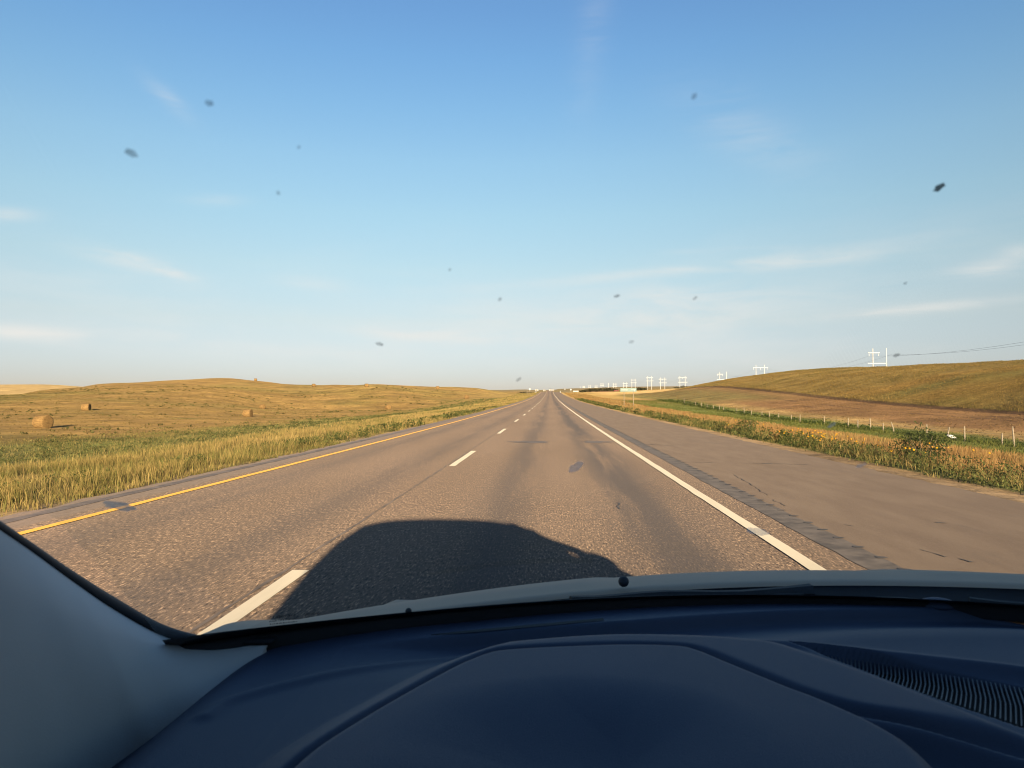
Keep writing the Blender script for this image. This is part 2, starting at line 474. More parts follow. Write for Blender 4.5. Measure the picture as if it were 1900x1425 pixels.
# chip seal chips
base = n.mix(n.ramp(fine, .54, .64), base, rgb(.270, .185, .125))
base = n.mix(n.ramp(fine, .46, .34), base, rgb(.014, .010, .008))
base = n.mix(n.math('MULTIPLY', n.ramp(mid, .35, .7), .45), base, rgb(0.050, 0.038, 0.031))
# darker wheel paths
wp = None
for xc, hw, amt in ((1.12, .46, .85), (-.55, .38, .60), (-2.75, .40, .45), (-4.4, .42, .42)):
    g_ = n.math('EXPONENT', n.math('MULTIPLY', n.math('POWER', n.math('DIVIDE', n.math('ABSOLUTE', n.math('SUBTRACT', px_, xc)), hw), 2.0), -1.0))
    g_ = n.math('MULTIPLY', g_, amt)
    wp = g_ if wp is None else n.math('ADD', wp, g_)
wp = n.math('MULTIPLY', wp, n.ramp(n.noise(n.scale(P, 2.2, .12, 1, (3, 1, 0)), 1.0, 6, .65), .30, .56))
base = n.mix(n.math('MINIMUM', wp, .8), base, rgb(0.037, 0.032, 0.031))
# paler, finer sealed right shoulder
sh = n.ramp(px_, 2.66, 2.74)
shc = n.mix(n.ramp(n.noise(n.scale(P, 3, .6, 1), 1.0, 6, .65), .3, .7), rgb(0.070, 0.051, 0.038), rgb(0.086, 0.064, 0.048))
shc = n.mix(n.math('MULTIPLY', n.ramp(fine, .5, .72), .4), shc, rgb(0.108, 0.082, 0.064))
shc = n.mix(n.math('MULTIPLY', n.ramp(n.noise(n.scale(P, .9, .25, 1, (5, 2, 0)), 1.0, 5, .7), .56, .75), .4), shc, rgb(0.040, 0.033, 0.030))
base = n.mix(sh, base, shc)
# left shoulder, dusty
lsx = n.ramp(px_, -5.36, -5.50)
base = n.mix(n.math('MULTIPLY', lsx, .8), base, n.mix(n.ramp(mid, .3, .7), rgb(0.076, 0.059, 0.049), rgb(0.104, 0.081, 0.068)))
n.put(p.inputs['Base Color'], base)
b = n.new('ShaderNodeBump'); b.inputs['Strength'].default_value = .5; b.inputs['Distance'].default_value = .006
n.put(b.inputs['Height'], fine); n.l.new(b.outputs[0], p.inputs['Normal'])
n.l.new(p.outputs[0], out.inputs[0])

ry = np.concatenate([np.arange(-200, 0, 8.0), np.arange(0, 120, 2.0), np.arange(120, 700, 5.0), np.geomspace(700, 3000, 40)])


def strip(name, cols, ys, lift, mat, rough_edge=0.0, kind='structure', parent=None):
    """long sheet following the road: cols = X positions, ys = Y stations"""
    ys = np.asarray(ys, float)
    Xs = np.repeat(np.asarray(cols, float)[:, None], len(ys), 1)
    if rough_edge:
        Xs[0] += rng.normal(0, rough_edge, len(ys)); Xs[-1] += rng.normal(0, rough_edge, len(ys))
    Ys = np.repeat(ys[None], len(cols), 0)
    Z = road_z(Ys) + lift
    o = from_np(name, np.stack([Xs, Ys, Z], -1).reshape(-1, 3), grid_quads(len(cols), len(ys)), mat=mat, smooth=True, parent=parent)
    if kind: tag(o, kind=kind)
    return o


ysf = np.concatenate([np.arange(-200, 0, 8.0), np.arange(0, 90, .35), np.arange(90, 700, 4.0), np.geomspace(700, 3000, 40)])
strip("road", [YL, -5, -2, 0, 2, 4, YR], ysf, 0.0, m_road, .045)


def paint_mat(name, col, wear):
    m, n, out = new_mat(name)
    p = n.new('ShaderNodeBsdfPrincipled'); p.inputs['Roughness'].default_value = .7; p.inputs['Diffuse Roughness'].default_value = 1.0
    P = n.pos()
    f = n.noise(n.scale(P, 60, 20, 1), 1.0, 4, .75)
    c = n.mix(n.ramp(f, wear, wear-.14), rgb(*col), rgb(.085, .06, .045))
    c = n.mix(n.math('MULTIPLY', n.ramp(n.noise(n.scale(P, 5, .6, 1), 1.0, 4), .4, .7), .35), c, rgb(*[q*.66 for q in col]))
    n.put(p.inputs['Base Color'], c); n.l.new(p.outputs[0], out.inputs[0])
    return m


m_white = paint_mat("white_road_paint", (.29, .255, .20), .37)
m_yellow = paint_mat("yellow_road_paint", (.36, .19, .022), .37)
m_tar = simple_mat("tar_seal", (.026, .022, .020), .75, var=.4, vscale=6, droug=1.0)
m_tar2 = simple_mat("old_tar_stain", (.048, .038, .034), .8, var=.3, vscale=4, droug=1.0)
yline = np.concatenate([np.arange(0, 60, .5), np.arange(60, 700, 3.0), np.geomspace(700, 3000, 40)])
strip("right_edge_line", [X_EDGE-.065, X_EDGE+.065], yline, .008, m_white, .004)
strip("yellow_edge_line", [X_YEL-.06, X_YEL+.06], yline, .008, m_yellow, .004)
# broken centre line
bm = bmesh.new()
dashes = [(1.4, 5.42)] + [(13.9 + 12.7*i, 17.9 + 12.7*i) for i in range(0, 60)]
for (y0, y1) in dashes:
    nseg = 6
    prev = None
    for i in range(nseg+1):
        y = y0 + (y1-y0)*i/nseg
        a = bm.verts.new((X_DASH-.062+random.gauss(0, .003), y, float(road_z(y))+.008)); c = bm.verts.new((X_DASH+.062+random.gauss(0, .003), y, float(road_z(y))+.008))
        if prev: bm.faces.new((prev[0], prev[1], c, a))
        prev = (a, c)
o = from_bm("lane_dashes", bm, m_white); tag(o, kind='structure')
# long seam beside the dashes, tar along the left shoulder, rumble strip on the right
m_seam = simple_mat("dark_seam", (.052, .040, .033), .85, var=.45, vscale=2.5, droug=1.0)
strip("lane_seam", [X_DASH-.135, X_DASH-.105], np.concatenate([np.arange(0, 60, .25), np.arange(60, 300, 2.)]), .004, m_seam, .008)
strip("left_rumble_strip", [-5.93, -5.74], np.concatenate([np.arange(0, 80, .3), np.arange(80, 500, 3.)]), .004, m_tar2, .012)
m_rum = simple_mat("rumble_tar", (.044, .036, .031), .85, var=.35, vscale=5, droug=1.0)
strip("rumble_strip", [2.44, 2.74], np.concatenate([np.arange(0, 80, .3), np.arange(80, 500, 3.)]), .004, m_rum, .008)
bm = bmesh.new()
for i in range(190):
    y = 4 + i*.42
    x = 2.73 + random.gauss(0, .008)
    vs = [bm.verts.new((x + .050*math.cos(t*math.pi/4), y + .045*math.sin(t*math.pi/4)*random.uniform(.7, 1.2), float(road_z(y))+.008)) for t in range(8)]
    bm.faces.new(vs)
o = from_bm("rumble_hollow_shade", bm, m_tar); tag(o, kind='structure')  # flat worn-tar discs, with the shade of the hollows put into their colour
# cracks and patches
bm = bmesh.new()


def crack(pts, wid):
    P2 = []
    for (a, b_) in zip(pts, pts[1:]):
        L = math.hypot(b_[0]-a[0], b_[1]-a[1]); k = max(2, int(L/.12))
        for i in range(k): P2.append((a[0]+(b_[0]-a[0])*i/k + random.gauss(0, .012), a[1]+(b_[1]-a[1])*i/k + random.gauss(0, .012)))
    P2.append(pts[-1])
    prev = None
    for i, (x, y) in enumerate(P2):
        j = min(i+1, len(P2)-1); h = max(0, j-1)
        dx, dy = P2[j][0]-P2[h][0], P2[j][1]-P2[h][1]; L = math.hypot(dx, dy) or 1
        w_ = wid*.65*random.uniform(.3, 1.4)
        q = (bm.verts.new((x-dy/L*w_, y+dx/L*w_, float(road_z(y))+.0045)), bm.verts.new((x+dy/L*w_, y-dx/L*w_, float(road_z(y))+.0045)))
        if prev: bm.faces.new((prev[0], prev[1], q[1], q[0]))
        prev = q


def road_xy(px, py):
    v = at_z(px, py, 0.0); return (v.x, v.y)


crack([road_xy(1268, 859), road_xy(1340, 861), road_xy(1430, 862), road_xy(1500, 864)], .018)
crack([road_xy(1415, 862), road_xy(1432, 862)], .05)
crack([road_xy(1362, 883), road_xy(1395, 902), road_xy(1425, 921)], .009)
crack([road_xy(1436, 929), road_xy(1458, 941)], .009)
crack([road_xy(1700, 1022), road_xy(1730, 1028), road_xy(1755, 1036)], .010)
crack([road_xy(1735, 972), road_xy(1755, 973)], .035)
crack([road_xy(1785, 1040), road_xy(1805, 1046)], .022)
crack([road_xy(1570, 976), road_xy(1585, 979)], .02)
crack([road_xy(1195, 826), road_xy(1250, 829)], .03)
crack([road_xy(935, 853), road_xy(1000, 852), road_xy(1040, 852)], .012)
crack([road_xy(1110, 853), road_xy(1200, 855)], .012)
crack([road_xy(1146, 935), road_xy(1150, 947)], .02)
o = from_bm("crack_sealing", bm, m_tar); tag(o, kind='structure')
bm = bmesh.new()
for (px, py, hw, hl) in ((985, 822, .58, .55), (1107, 822, .42, .5)):
    x, y = road_xy(px, py); ring = []
    for t in range(28):
        a = t*2*math.pi/28
        r_ = 1 + .22*math.sin(3*a+px) + .12*math.sin(7*a) + random.gauss(0, .06)
        yy = y + hl*r_*math.sin(a)
        ring.append(bm.verts.new((x + hw*r_*math.cos(a), yy, float(road_z(yy))+.0045)))
    bm.faces.new(ring)
o = from_bm("oil_stains", bm, m_tar2); tag(o, kind='structure')

# ------------------------------------------------------------------ vegetation (uncountable: stuff)
m_plant, n, out = new_mat("dry_grass_blades")
at = n.new('ShaderNodeAttribute', attribute_name='tone')
df = n.new('ShaderNodeBsdfDiffuse'); tr = n.new('ShaderNodeBsdfTranslucent'); mx = n.new('ShaderNodeMixShader')
n.l.new(at.outputs[0], df.inputs[0]); n.l.new(at.outputs[0], tr.inputs[0]); mx.inputs[0].default_value = .3
n.l.new(df.outputs[0], mx.inputs[1]); n.l.new(tr.outputs[0], mx.inputs[2]); n.l.new(mx.outputs[0], out.inputs[0])


def blades(X, Y, H, per, spread, width, base, tip, lean=.35, head=None):
    """tapered bent blades in tufts; returns verts, quads, tris, colours"""
    N = len(X)
    X = np.repeat(X, per) + rng.normal(0, 1, N*per)*spread; Y = np.repeat(Y, per) + rng.normal(0, 1, N*per)*spread
    tone = np.repeat(rng.uniform(.75, 1.25, N), per)*rng.uniform(.85, 1.15, N*per)
    pick = np.clip(np.repeat(rng.uniform(0, 1, N), per) + rng.normal(0, .2, N*per), 0, 1)[:, None]
    h = np.repeat(H, per)*rng.uniform(.55, 1.1, N*per); M = N*per
    Z = ground_z(X, Y) - .02
    a = rng.uniform(0, 2*np.pi, M); la = rng.uniform(0, 2*np.pi, M); ln = h*np.abs(rng.normal(0, lean, M))
    wd = np.broadcast_to(np.repeat(np.broadcast_to(width, N), per), M)*rng.uniform(.6, 1.3, M)
    dx, dy = np.cos(a)*wd/2, np.sin(a)*wd/2
    lx, ly = np.cos(la)*ln, np.sin(la)*ln
    V = np.empty((M, 5, 3))
    V[:, 0] = np.stack([X-dx, Y-dy, Z], 1); V[:, 1] = np.stack([X+dx, Y+dy, Z], 1)
    mxx, myy = X+lx*.35, Y+ly*.35
    k = .9 if head is None else head
    V[:, 2] = np.stack([mxx-dx*k, myy-dy*k, Z+h*.6], 1); V[:, 3] = np.stack([mxx+dx*k, myy+dy*k, Z+h*.6], 1)
    V[:, 4] = np.stack([X+lx, Y+ly, Z+h*np.sqrt(np.maximum(.2, 1-(ln/h)**2*.5))], 1)
    base = np.array(base); tip = np.array(tip)
    cb = base[0]*(1-pick)+base[1]*pick; ct = tip[0]*(1-pick)+tip[1]*pick
    col = np.empty((M, 5, 3)); col[:, :2] = cb[:, None]; col[:, 2:4] = (cb*.4+ct*.6)[:, None]; col[:, 4] = ct
    col *= tone[:, None, None]
    i = np.arange(M)[:, None]*5
    return V.reshape(-1, 3), i+np.array([[0, 1, 3, 2]]), i+np.array([[2, 3, 4]]), col.reshape(-1, 3)


def merge(parts):
    V, Q, T, K = [], [], [], []; o = 0
    for v, q, t, k in parts:
        V.append(v); Q.append(q+o); T.append(t+o); K.append(k); o += len(v)
    return np.concatenate(V), np.concatenate(Q), np.concatenate(T), np.concatenate(K)


def scatter(x0, x1, y0, y1, dens, power=1.0):
    nn = int(abs(x1-x0)*(y1-y0)*dens)
    u = rng.uniform(0, 1, nn)**power
    return x0+(x1-x0)*u, rng.uniform(y0, y1, nn)


def keep(X, Y, m): return X[m], Y[m]


def stuff(name, parts):
    V, Q, T, K = merge(parts)
    o = from_np(name, V, Q, T, m_plant, col=K); tag(o, kind='stuff'); return o


GRN = [(.040, .048, .014), (.066, .072, .022)]; GRT = [(.064, .074, .020), (.115, .112, .036)]
GLB = [(.085, .088, .025), (.150, .112, .042)]; GLT = [(.19, .155, .045), (.34, .225, .085)]
ORB = [(.100, .080, .028), (.160, .098, .040)]; ORT = [(.26, .135, .045), (.33, .20, .085)]
def leaves(X, Y, H, per, spread, size, cols):
    """low mounds of separate small leaves; returns verts, quads, tris, colours"""
    N = len(X); M = N*per
    tone = np.repeat(rng.uniform(.7, 1.3, N), per)*rng.uniform(.75, 1.25, M)
    r_ = np.abs(rng.normal(0, .6, M)); a = rng.uniform(0, 2*np.pi, M)
    h = np.repeat(H, per)
    x = np.repeat(X, per) + np.cos(a)*r_*spread; y = np.repeat(Y, per) + np.sin(a)*r_*spread
    z = ground_z(x, y) + h*np.clip(1-r_**2*.5, .1, 1)*rng.uniform(.15, 1.0, M)
    ctr = np.stack([x, y, z], 1)
    d1 = rng.normal(0, 1, (M, 3)); d1[:, 2] += .5; d1 /= np.linalg.norm(d1, axis=1)[:, None]
    d2 = np.cross(d1, rng.normal(0, 1, (M, 3))); d2 /= np.linalg.norm(d2, axis=1)[:, None]+1e-9
    L = (np.repeat(np.broadcast_to(size, N), per)*rng.uniform(.6, 1.4, M))[:, None]
    V = np.stack([ctr-d1*L, ctr-d2*L*.4, ctr+d1*L, ctr+d2*L*.4], 1)
    pk = np.clip(np.repeat(rng.uniform(0, 1, N), per)+rng.normal(0, .25, M), 0, 1)[:, None]
    c_ = (np.array(cols[0])*(1-pk)+np.array(cols[1])*pk)*tone[:, None]
    return V.reshape(-1, 3), np.arange(M)[:, None]*4+np.arange(4)[None], np.zeros((0, 3), int), np.repeat(c_, 4, 0)


LFC = [(.040, .050, .016), (.105, .105, .034)]
# left verge: patchy golden grass over greener undergrowth
parts = []
for (y0, y1, d, per, wd, sp) in ((3, 22, 17, 12, .0075, .12), (22, 50, 8, 9, .015, .14), (50, 110, 3.2, 8, .03, .18), (110, 240, 1.1, 7, .06, .3), (240, 470, .5, 6, .12, .5)):
    X, Y = scatter(-6.35, -19, y0, y1, d, 1.25)
    X, Y = keep(X, Y, wob(X, Y, .9, 21) + .9*wob(X, Y, 2.6, 23) + rng.uniform(-.5, .8, len(X)) > -.05)
    H = (.40 + .24*wob(X, Y, .7, 22) + .12*wob(X, Y, 2.2, 24))*smooth(-6.1, -7.8, X)*.6 + .11
    m = wob(X, Y, .45, 25) + rng.normal(0, .25, len(X)) + .15 > 0
    f = smooth(10, 45, Y).mean()
    gt = [(.19+.10*f, .150+.055*f, .045+.025*f), (.33+.05*f, .225+.03*f, .085+.02*f)]
    parts.append(blades(X[m], Y[m], H[m], per, sp, wd, GLB, gt, .52, head=1.1))
    parts.append(blades(X[~m], Y[~m], H[~m]*.8, per, sp, wd*1.2, [(.060, .068, .020), (.105, .100, .030)], [(.13, .125, .036), (.20, .165, .055)], .5))
stuff("verge_grass", parts)
parts = []
for (y0, y1, d, sz) in ((4, 30, 4.5, .030), (30, 90, 2.0, .06)):
    X, Y = scatter(-6.35, -9.5, y0, y1, d)
    X, Y = keep(X, Y, wob(X, Y, .8, 31)+.5*wob(X, Y, 2.2, 34) > .0)
    parts.append(leaves(X, Y, np.full(len(X), .30), 34, .22, sz, LFC))
for (y0, y1, d, sz, sp, per) in ((15, 70, .85, .06, .42, 20), (70, 150, .36, .11, .7, 16), (150, 280, .15, .18, 1.0, 12)):
    X, Y = scatter(-15, -42, y0, y1, d)
    X, Y = keep(X, Y, (wob(X, Y, .35, 32) + .6*wob(X, Y, 1.3, 33) - np.abs(np.abs(X)-27)/16) > -.45)
    parts.append(leaves(X, Y, .16+.16*rng.uniform(0, 1, len(X)), per, sp, sz, [(.050, .058, .020), (.120, .118, .042)]))
    X, Y = scatter(-15, -42, y0, y1, d*2.6)
    parts.append(blades(X, Y, np.full(len(X), .24), 6, sp, sz*.35, [(.09, .085, .026), (.14, .11, .04)], [(.17, .150, .048), (.30, .215, .085)], .7))
stuff("ditch_weeds", parts)
# tufts over the left field
parts = []
X, Y = scatter(-38, -330, 35, 330, .22)
X, Y = keep(X, Y, (np.abs(X) < Y*.9+6))
parts.append(blades(X, Y, np.full(len(X), .17), 5, .4, .05+Y*.0005, [(.085, .068, .022), (.13, .09, .034)], [(.14, .10, .038), (.20, .135, .052)], .8))
X, Y = scatter(-36, -270, 38, 340, .055)
X, Y = keep(X, Y, (np.abs(X) < Y*.9+6) & (wob(X, Y, .1, 41)+.7*wob(X, Y, .35, 42) > .22))
parts.append(leaves(X, Y, np.full(len(X), .22), 9, .6, .10+Y*.0006, [(.058, .058, .021), (.110, .096, .034)]))
stuff("field_tufts", parts)
# right verge: leafy weeds along the gravel, orange grass behind, green strip at the fence
parts = []
for (y0, y1, d, per, sz, sp) in ((4, 24, 7, 40, .030, .22), (24, 60, 3.0, 34, .05, .30), (60, 200, 1.0, 22, .10, .45)):
    X, Y = scatter(7.1, 9.9, y0, y1, d, 1.1)
    X, Y = keep(X, Y, wob(X, Y, .8, 51) + .5*wob(X, Y, 2.4, 54) + rng.uniform(-.4, .8, len(X)) - smooth(8.6, 9.9, X)*.5 > -.2)
    parts.append(leaves(X, Y, .12+.34*smooth(6.9, 8.6, X)+.12*wob(X, Y, 1, 52), per, sp, sz, LFC))
    X, Y = scatter(6.95, 9.6, y0, y1, d*.9)
    parts.append(blades(X, Y, .14+.28*smooth(6.9, 8.6, X), 7, sp*.6, sz*.45, [(.085, .085, .026), (.15, .115, .042)], [(.15, .135, .042), (.30, .205, .08)], .55))
for (y0, y1, d, sz, sp) in ((25, 80, 2.2, .06, .35), (80, 215, .9, .12, .6)):
    X, Y = scatter(18.5, 38.5, y0, y1, d)
    X, Y = keep(X, Y, (wob(X, Y, .25, 53)*2 + X > 20.5) & (wob(X, Y, .25, 57)*2 + X < 37.5))
    parts.append(blades(X, Y, np.where(np.abs(X-33) < 1.6, .34, .16), 8, sp, sz*.7, [(.055, .066, .016), (.085, .090, .024)], [(.088, .104, .026), (.150, .140, .042)], .8))
    X, Y = scatter(31.5, 35.5, y0, y1, d*.8)
    parts.append(leaves(X, Y, np.full(len(X), .40), 16, .5, sz, [(.030, .044, .013), (.060, .074, .022)]))
stuff("fence_line_greenery", parts)
parts = []
for (y0, y1, d, per, wd, sp) in ((6, 26, 9, 9, .011, .12), (26, 60, 5.5, 8, .019, .16), (60, 130, 2.4, 8, .04, .24), (130, 420, .7, 7, .10, .4)):
    X, Y = scatter(8.2, 21.5, y0, y1, d)
    X, Y = keep(X, Y, (wob(X, Y, .7, 61) + .5*wob(X, Y, 2.4, 64) + rng.uniform(-.5, .9, len(X)) > -.2) & (X < 20+2*wob(X, Y, .3, 62)))
    H = (.34+.2*wob(X, Y, .6, 63)+.1*wob(X, Y, 2.2, 65))*smooth(7.6, 9.8, X)*(1-.55*smooth(13, 21, X))+.10
    m = wob(X, Y, .4, 66) + rng.normal(0, .3, len(X)) + .3 > 0
    parts.append(blades(X[m], Y[m], H[m], per, sp, wd, ORB, ORT, .42, head=1.1))
    parts.append(blades(X[~m], Y[~m], H[~m], per, sp, wd, [(.075, .075, .024), (.13, .105, .036)], [(.21, .165, .055), (.31, .225, .09)], .45))
stuff("tall_roadside_grass", parts)
# pasture hill on the right
parts = []
for (y0, y1, d, wd, sp) in ((50, 130, 4.5, .035, .30), (130, 380, 1.6, .075, .45)):
    X, Y = scatter(58.6, 125, y0, y1, d)
    X, Y = keep(X, Y, (X < Y*.80) & (wob(X, Y, .22, 72)+.6*wob(X, Y, .8, 73)+rng.uniform(-.6, 1, len(X)) > -.2))
    H = .22+.2*smooth(61, 58.6, X)+.08*wob(X, Y, .2, 71)
    dk = wob(X, Y, .09, 74) + .6*wob(X, Y, .3, 75) + rng.normal(0, .3, len(X)) > .25
    parts.append(blades(X[~dk], Y[~dk], H[~dk], 5, sp, wd, [(.100, .076, .024), (.14, .09, .032)], [(.20, .130, .042), (.27, .175, .062)], .5))
    parts.append(blades(X[dk], Y[dk], H[dk], 5, sp, wd, [(.070, .064, .022), (.10, .078, .028)], [(.125, .105, .034), (.17, .125, .042)], .5))
X, Y = scatter(37, 57.5, 45, 330, .6)
parts.append(blades(X, Y, np.full(len(X), .12), 5, .4, .10, [(.09, .055, .025), (.13, .08, .038)], [(.15, .092, .042), (.22, .14, .065)], .8))
stuff("pasture_grass", parts)

# yellow flowers in the right verge
bm = bmesh.new(); fl_parts = []
fx = np.concatenate([rng.normal(8.9, .45, 46), rng.normal(9.2, .5, 12), rng.normal(8.9, .7, 9)])
fy = np.concatenate([rng.normal(23.6, 1.5, 46), rng.normal(17.4, .9, 12), rng.uniform(27, 46, 9)])
V = []; T = []; K = []
for x, y in zip(fx, fy):
    z = gz(x, y) + random.uniform(.28, .62)
    ndir = Vector((random.gauss(0, .5), -1, random.uniform(.2, 1.0))).normalized()
    s = ndir.orthogonal().normalized(); t_ = ndir.cross(s); r_ = random.uniform(.018, .034)
    base_i = len(V); tone = random.uniform(.8, 1.15)
    V.append((x, y, z)); K.append((.30, .12, .01))
    for k in range(10):
        rr = r_*(1 if k % 2 == 0 else .62); a = k*math.pi/5
        q = Vector((x, y, z)) + s*rr*math.cos(a) + t_*rr*math.sin(a) + ndir*.008
        V.append(tuple(q)); K.append((.62*tone, .33*tone, .015))
    for k in range(10): T.append((base_i, base_i+1+k, base_i+1+(k+1) % 10))
o = from_np("yellow_wildflowers", np.array(V), None, np.array(T), m_plant, col=np.array(K)); tag(o, kind='stuff')


def leafy(name, cx, cy, w_, h_, d_, count, leaf, cols, label, cat, group=None, stems=7):
    """a bush of separate leaves spread through its volume, on bare stems"""
    z0 = gz(cx, cy); e = empty(name, (cx, cy, z0), 0, label, cat, group)
    u = rng.normal(0, 1, (count, 3)); u /= np.linalg.norm(u, axis=1)[:, None]
    r_ = rng.uniform(.35, 1, count)**.6
    lob = 1 + .28*np.sin(u[:, 0]*5+1.3)*np.cos(u[:, 1]*4) + .18*np.sin(u[:, 2]*9+u[:, 0]*6)
    ctr = u*(r_*lob)[:, None]*np.array([w_/2, d_/2, h_*.48]) + np.array([0, 0, h_*.52])
    ctr[:, 2] = np.maximum(ctr[:, 2], .02)
    d1 = rng.normal(0, 1, (count, 3)); d1 /= np.linalg.norm(d1, axis=1)[:, None]
    d2 = np.cross(d1, rng.normal(0, 1, (count, 3))); d2 /= np.linalg.norm(d2, axis=1)[:, None]
    L = leaf*rng.uniform(.6, 1.4, count)[:, None]
    V = np.stack([ctr-d1*L, ctr-d2*L*.42, ctr+d1*L, ctr+d2*L*.42], 1)
    pk = rng.uniform(0, 1, count)[:, None]
    c_ = (np.array(cols[0])*(1-pk)+np.array(cols[1])*pk)*rng.uniform(.7, 1.3, count)[:, None]
    Q = np.arange(count)[:, None]*4 + np.arange(4)[None]
    from_np("foliage", V.reshape(-1, 3), Q, None, m_plant, e, col=np.repeat(c_, 4, 0))
    bm = bmesh.new()
    for k in range(stems):
        a = random.uniform(0, 6.28)
        add_tube(bm, [(0.03*math.cos(a), .03*math.sin(a), -.05), (w_*.18*math.cos(a), d_*.18*math.sin(a), h_*.45), (w_*.3*math.cos(a), d_*.3*math.sin(a), h_*.8)], [h_*.018, h_*.013, h_*.005], 5)
    from_bm("stem", bm, m_stem, e)
    return e


m_stem = simple_mat("plant_stem", (.11, .085, .045), .9)
leafy("roadside_bush", 9.45, 18.8, 1.3, 1.0, 1.05, 1500, .038, [(.026, .038, .014), (.058, .066, .022)], "dark green leafy bush among orange grass and yellow flowers beside the shoulder", "bush")
leafy("roadside_bush", 8.9, 33.0, .9, .8, .8, 600, .05, [(.06, .07, .02), (.11, .105, .035)], "small brownish upright weed bush in the right verge, farther off than the dark bush", "bush")

# ------------------------------------------------------------------ hay bales
m_hay, n, out = new_mat("rolled_hay")
p = n.new('ShaderNodeBsdfPrincipled'); p.inputs['Roughness'].default_value = .95; p.inputs['Specular IOR Level'].default_value = .1
ob = n.new('ShaderNodeTexCoord').outputs['Object']
s1 = n.noise(n.scale(ob, 2, 14, 14), 1.0, 5, .7); s2 = n.noise(ob, 20, 4, .7)
c_ = n.mix(n.ramp(s1, .3, .7), rgb(.085, .048, .018), rgb(.27, .165, .064))
c_ = n.mix(n.math('MULTIPLY', n.ramp(s2, .5, .75), .6), c_, rgb(.13, .075, .028))
n.put(p.inputs['Base Color'], c_)
b = n.new('ShaderNodeBump'); b.inputs['Strength'].default_value = .8; b.inputs['Distance'].default_value = .04
n.put(b.inputs['Height'], s2); n.l.new(b.outputs[0], p.inputs['Normal']); n.l.new(p.outputs[0], out.inputs[0])


def bale_mesh():
    bm = bmesh.new(); na, nl, rad, ln = 40, 12, .82, 1.5
    rows = []
    prof = [(-ln/2-.02, .0), (-ln/2-.03, .25), (-ln/2+.005, .45), (-ln/2-.02, .65), (-ln/2, rad-.10), (-ln/2+.05, rad-.02)] + [(-ln/2+.05+(ln-.1)*i/nl, rad) for i in range(1, nl)] + \
           [(ln/2-.05, rad-.02), (ln/2, rad-.10), (ln/2+.02, .65), (ln/2-.005, .45), (ln/2+.03, .25), (ln/2+.02, .0)]
    for (x, r_) in prof:
        row = []
        for k in range(na):
            a = 2*math.pi*k/na
            rr = r_*(1 + .02*math.sin(3*a+x*4) + random.gauss(0, .012))
            z = rr*math.sin(a)
            z = max(z, -rad*.90)
            row.append(bm.verts.new((x+random.gauss(0, .012), rr*math.cos(a), z+rad*.90)))
        rows.append(row)
    for a, b_ in zip(rows, rows[1:]):
        for k in range(na): bm.faces.new((a[k], a[(k+1) % na], b_[(k+1) % na], b_[k]))
    # loose straw sticking out
    for _ in range(260):
        a = random.uniform(.1, 3.04); x = random.uniform(-ln/2, ln/2)
        q = Vector((x, rad*math.cos(a), rad*.90+rad*math.sin(a))); d = Vector((random.gauss(0, .6), math.cos(a), math.sin(a)))*random.uniform(.03, .09)
        s = Vector((random.gauss(0, 1), random.gauss(0, 1), random.gauss(0, 1))).normalized()*.006
        bm.faces.new((bm.verts.new(q-s), bm.verts.new(q+s), bm.verts.new(q+d)))
    me = bpy.data.meshes.new("hay_bale"); bm.normal_update(); bm.to_mesh(me); bm.free()
    me.materials.append(m_hay)
    for pl in me.polygons: pl.use_smooth = True
    return me


BALE = bale_mesh()
# bearing pixel, depth, turn, size
BALES = [
    (80, 82, R(-14), 1.02, "nearest round hay bale, its rolled end showing, casting a dark shadow"),
    (160, 150, R(10), 1.0, "round hay bale seen side on, below the pale stubble ridge"),
    (460, 142, R(-6), 1.0, "large pale round hay bale at the domed hill's foot, smaller one behind"),
    (487, 215, R(-28), .9, "small round hay bale just behind the large pale one at the hill foot"),
    (474, 425, R(15), 1.0, "tiny round hay bale on the right shoulder of the domed hilltop"),
    (582, 372, R(-35), 1.0, "round hay bale in the dip of the skyline between the two hills"),
    (680, 332, R(30), 1.05, "round hay bale just under the crest of the second low hill"),
    (812, 352, R(10), .95, "round hay bale near the skyline dip closest to the highway"),
    (720, 235, R(-40), 1.0, "ragged pale hay bale low on the slope above the green ditch"),
    (866, 290, R(60), .95, "pale hay bale on the slope nearest the far end of the road verge"),
]
for i, (px, Y, rz, s, lab) in enumerate(BALES):
    o = bpy.data.objects.new("hay_bale", BALE); C.objects.link(o)
    x = TP(px)*Y
    o.location = (x, Y, gz(x, Y)-.05); o.rotation_euler = (0, 0, rz); o.scale = (s, s, s)
    tag(o, lab, "hay bale", "round hay bales on the left field")

# ------------------------------------------------------------------ fence
m_wood = simple_mat("weathered_fence_wood", (.20, .16, .11), .9, var=.3, vscale=5)
m_wire = simple_mat("fence_wire", (.22, .20, .18), .6, metal=.5)
XF = 33.2
fpx = [1881, 1858, 1789, 1756, 1719, 1660, 1638, 1615, 1591, 1573, 1529, 1484, 1468, 1444, 1427, 1413.6, 1394, 1380.6, 1367, 1342.5, 1334.8, 1323.6, 1312, 1301.4, 1291, 1269.4]
lean = {1756: (.20, 0), 1660: (-.32, 0), 1615: (-.05, .0), 1881: (-.08, 0), 1444: (.06, 0)}
hgt = {1615: 1.25, 1789: 1.2, 1881: 1.45, 1719: 1.15, 1591: .95, 1269.4: 1.45, 1380.6: 1.3}
ordn = ["first", "second", "third", "fourth", "fifth", "sixth", "seventh", "eighth", "ninth", "tenth", "eleventh", "twelfth", "thirteenth", "fourteenth", "fifteenth", "sixteenth",
        "seventeenth", "eighteenth", "nineteenth", "twentieth", "twenty-first", "twenty-second", "twenty-third", "twenty-fourth", "twenty-fifth", "twenty-sixth"]
tops = []
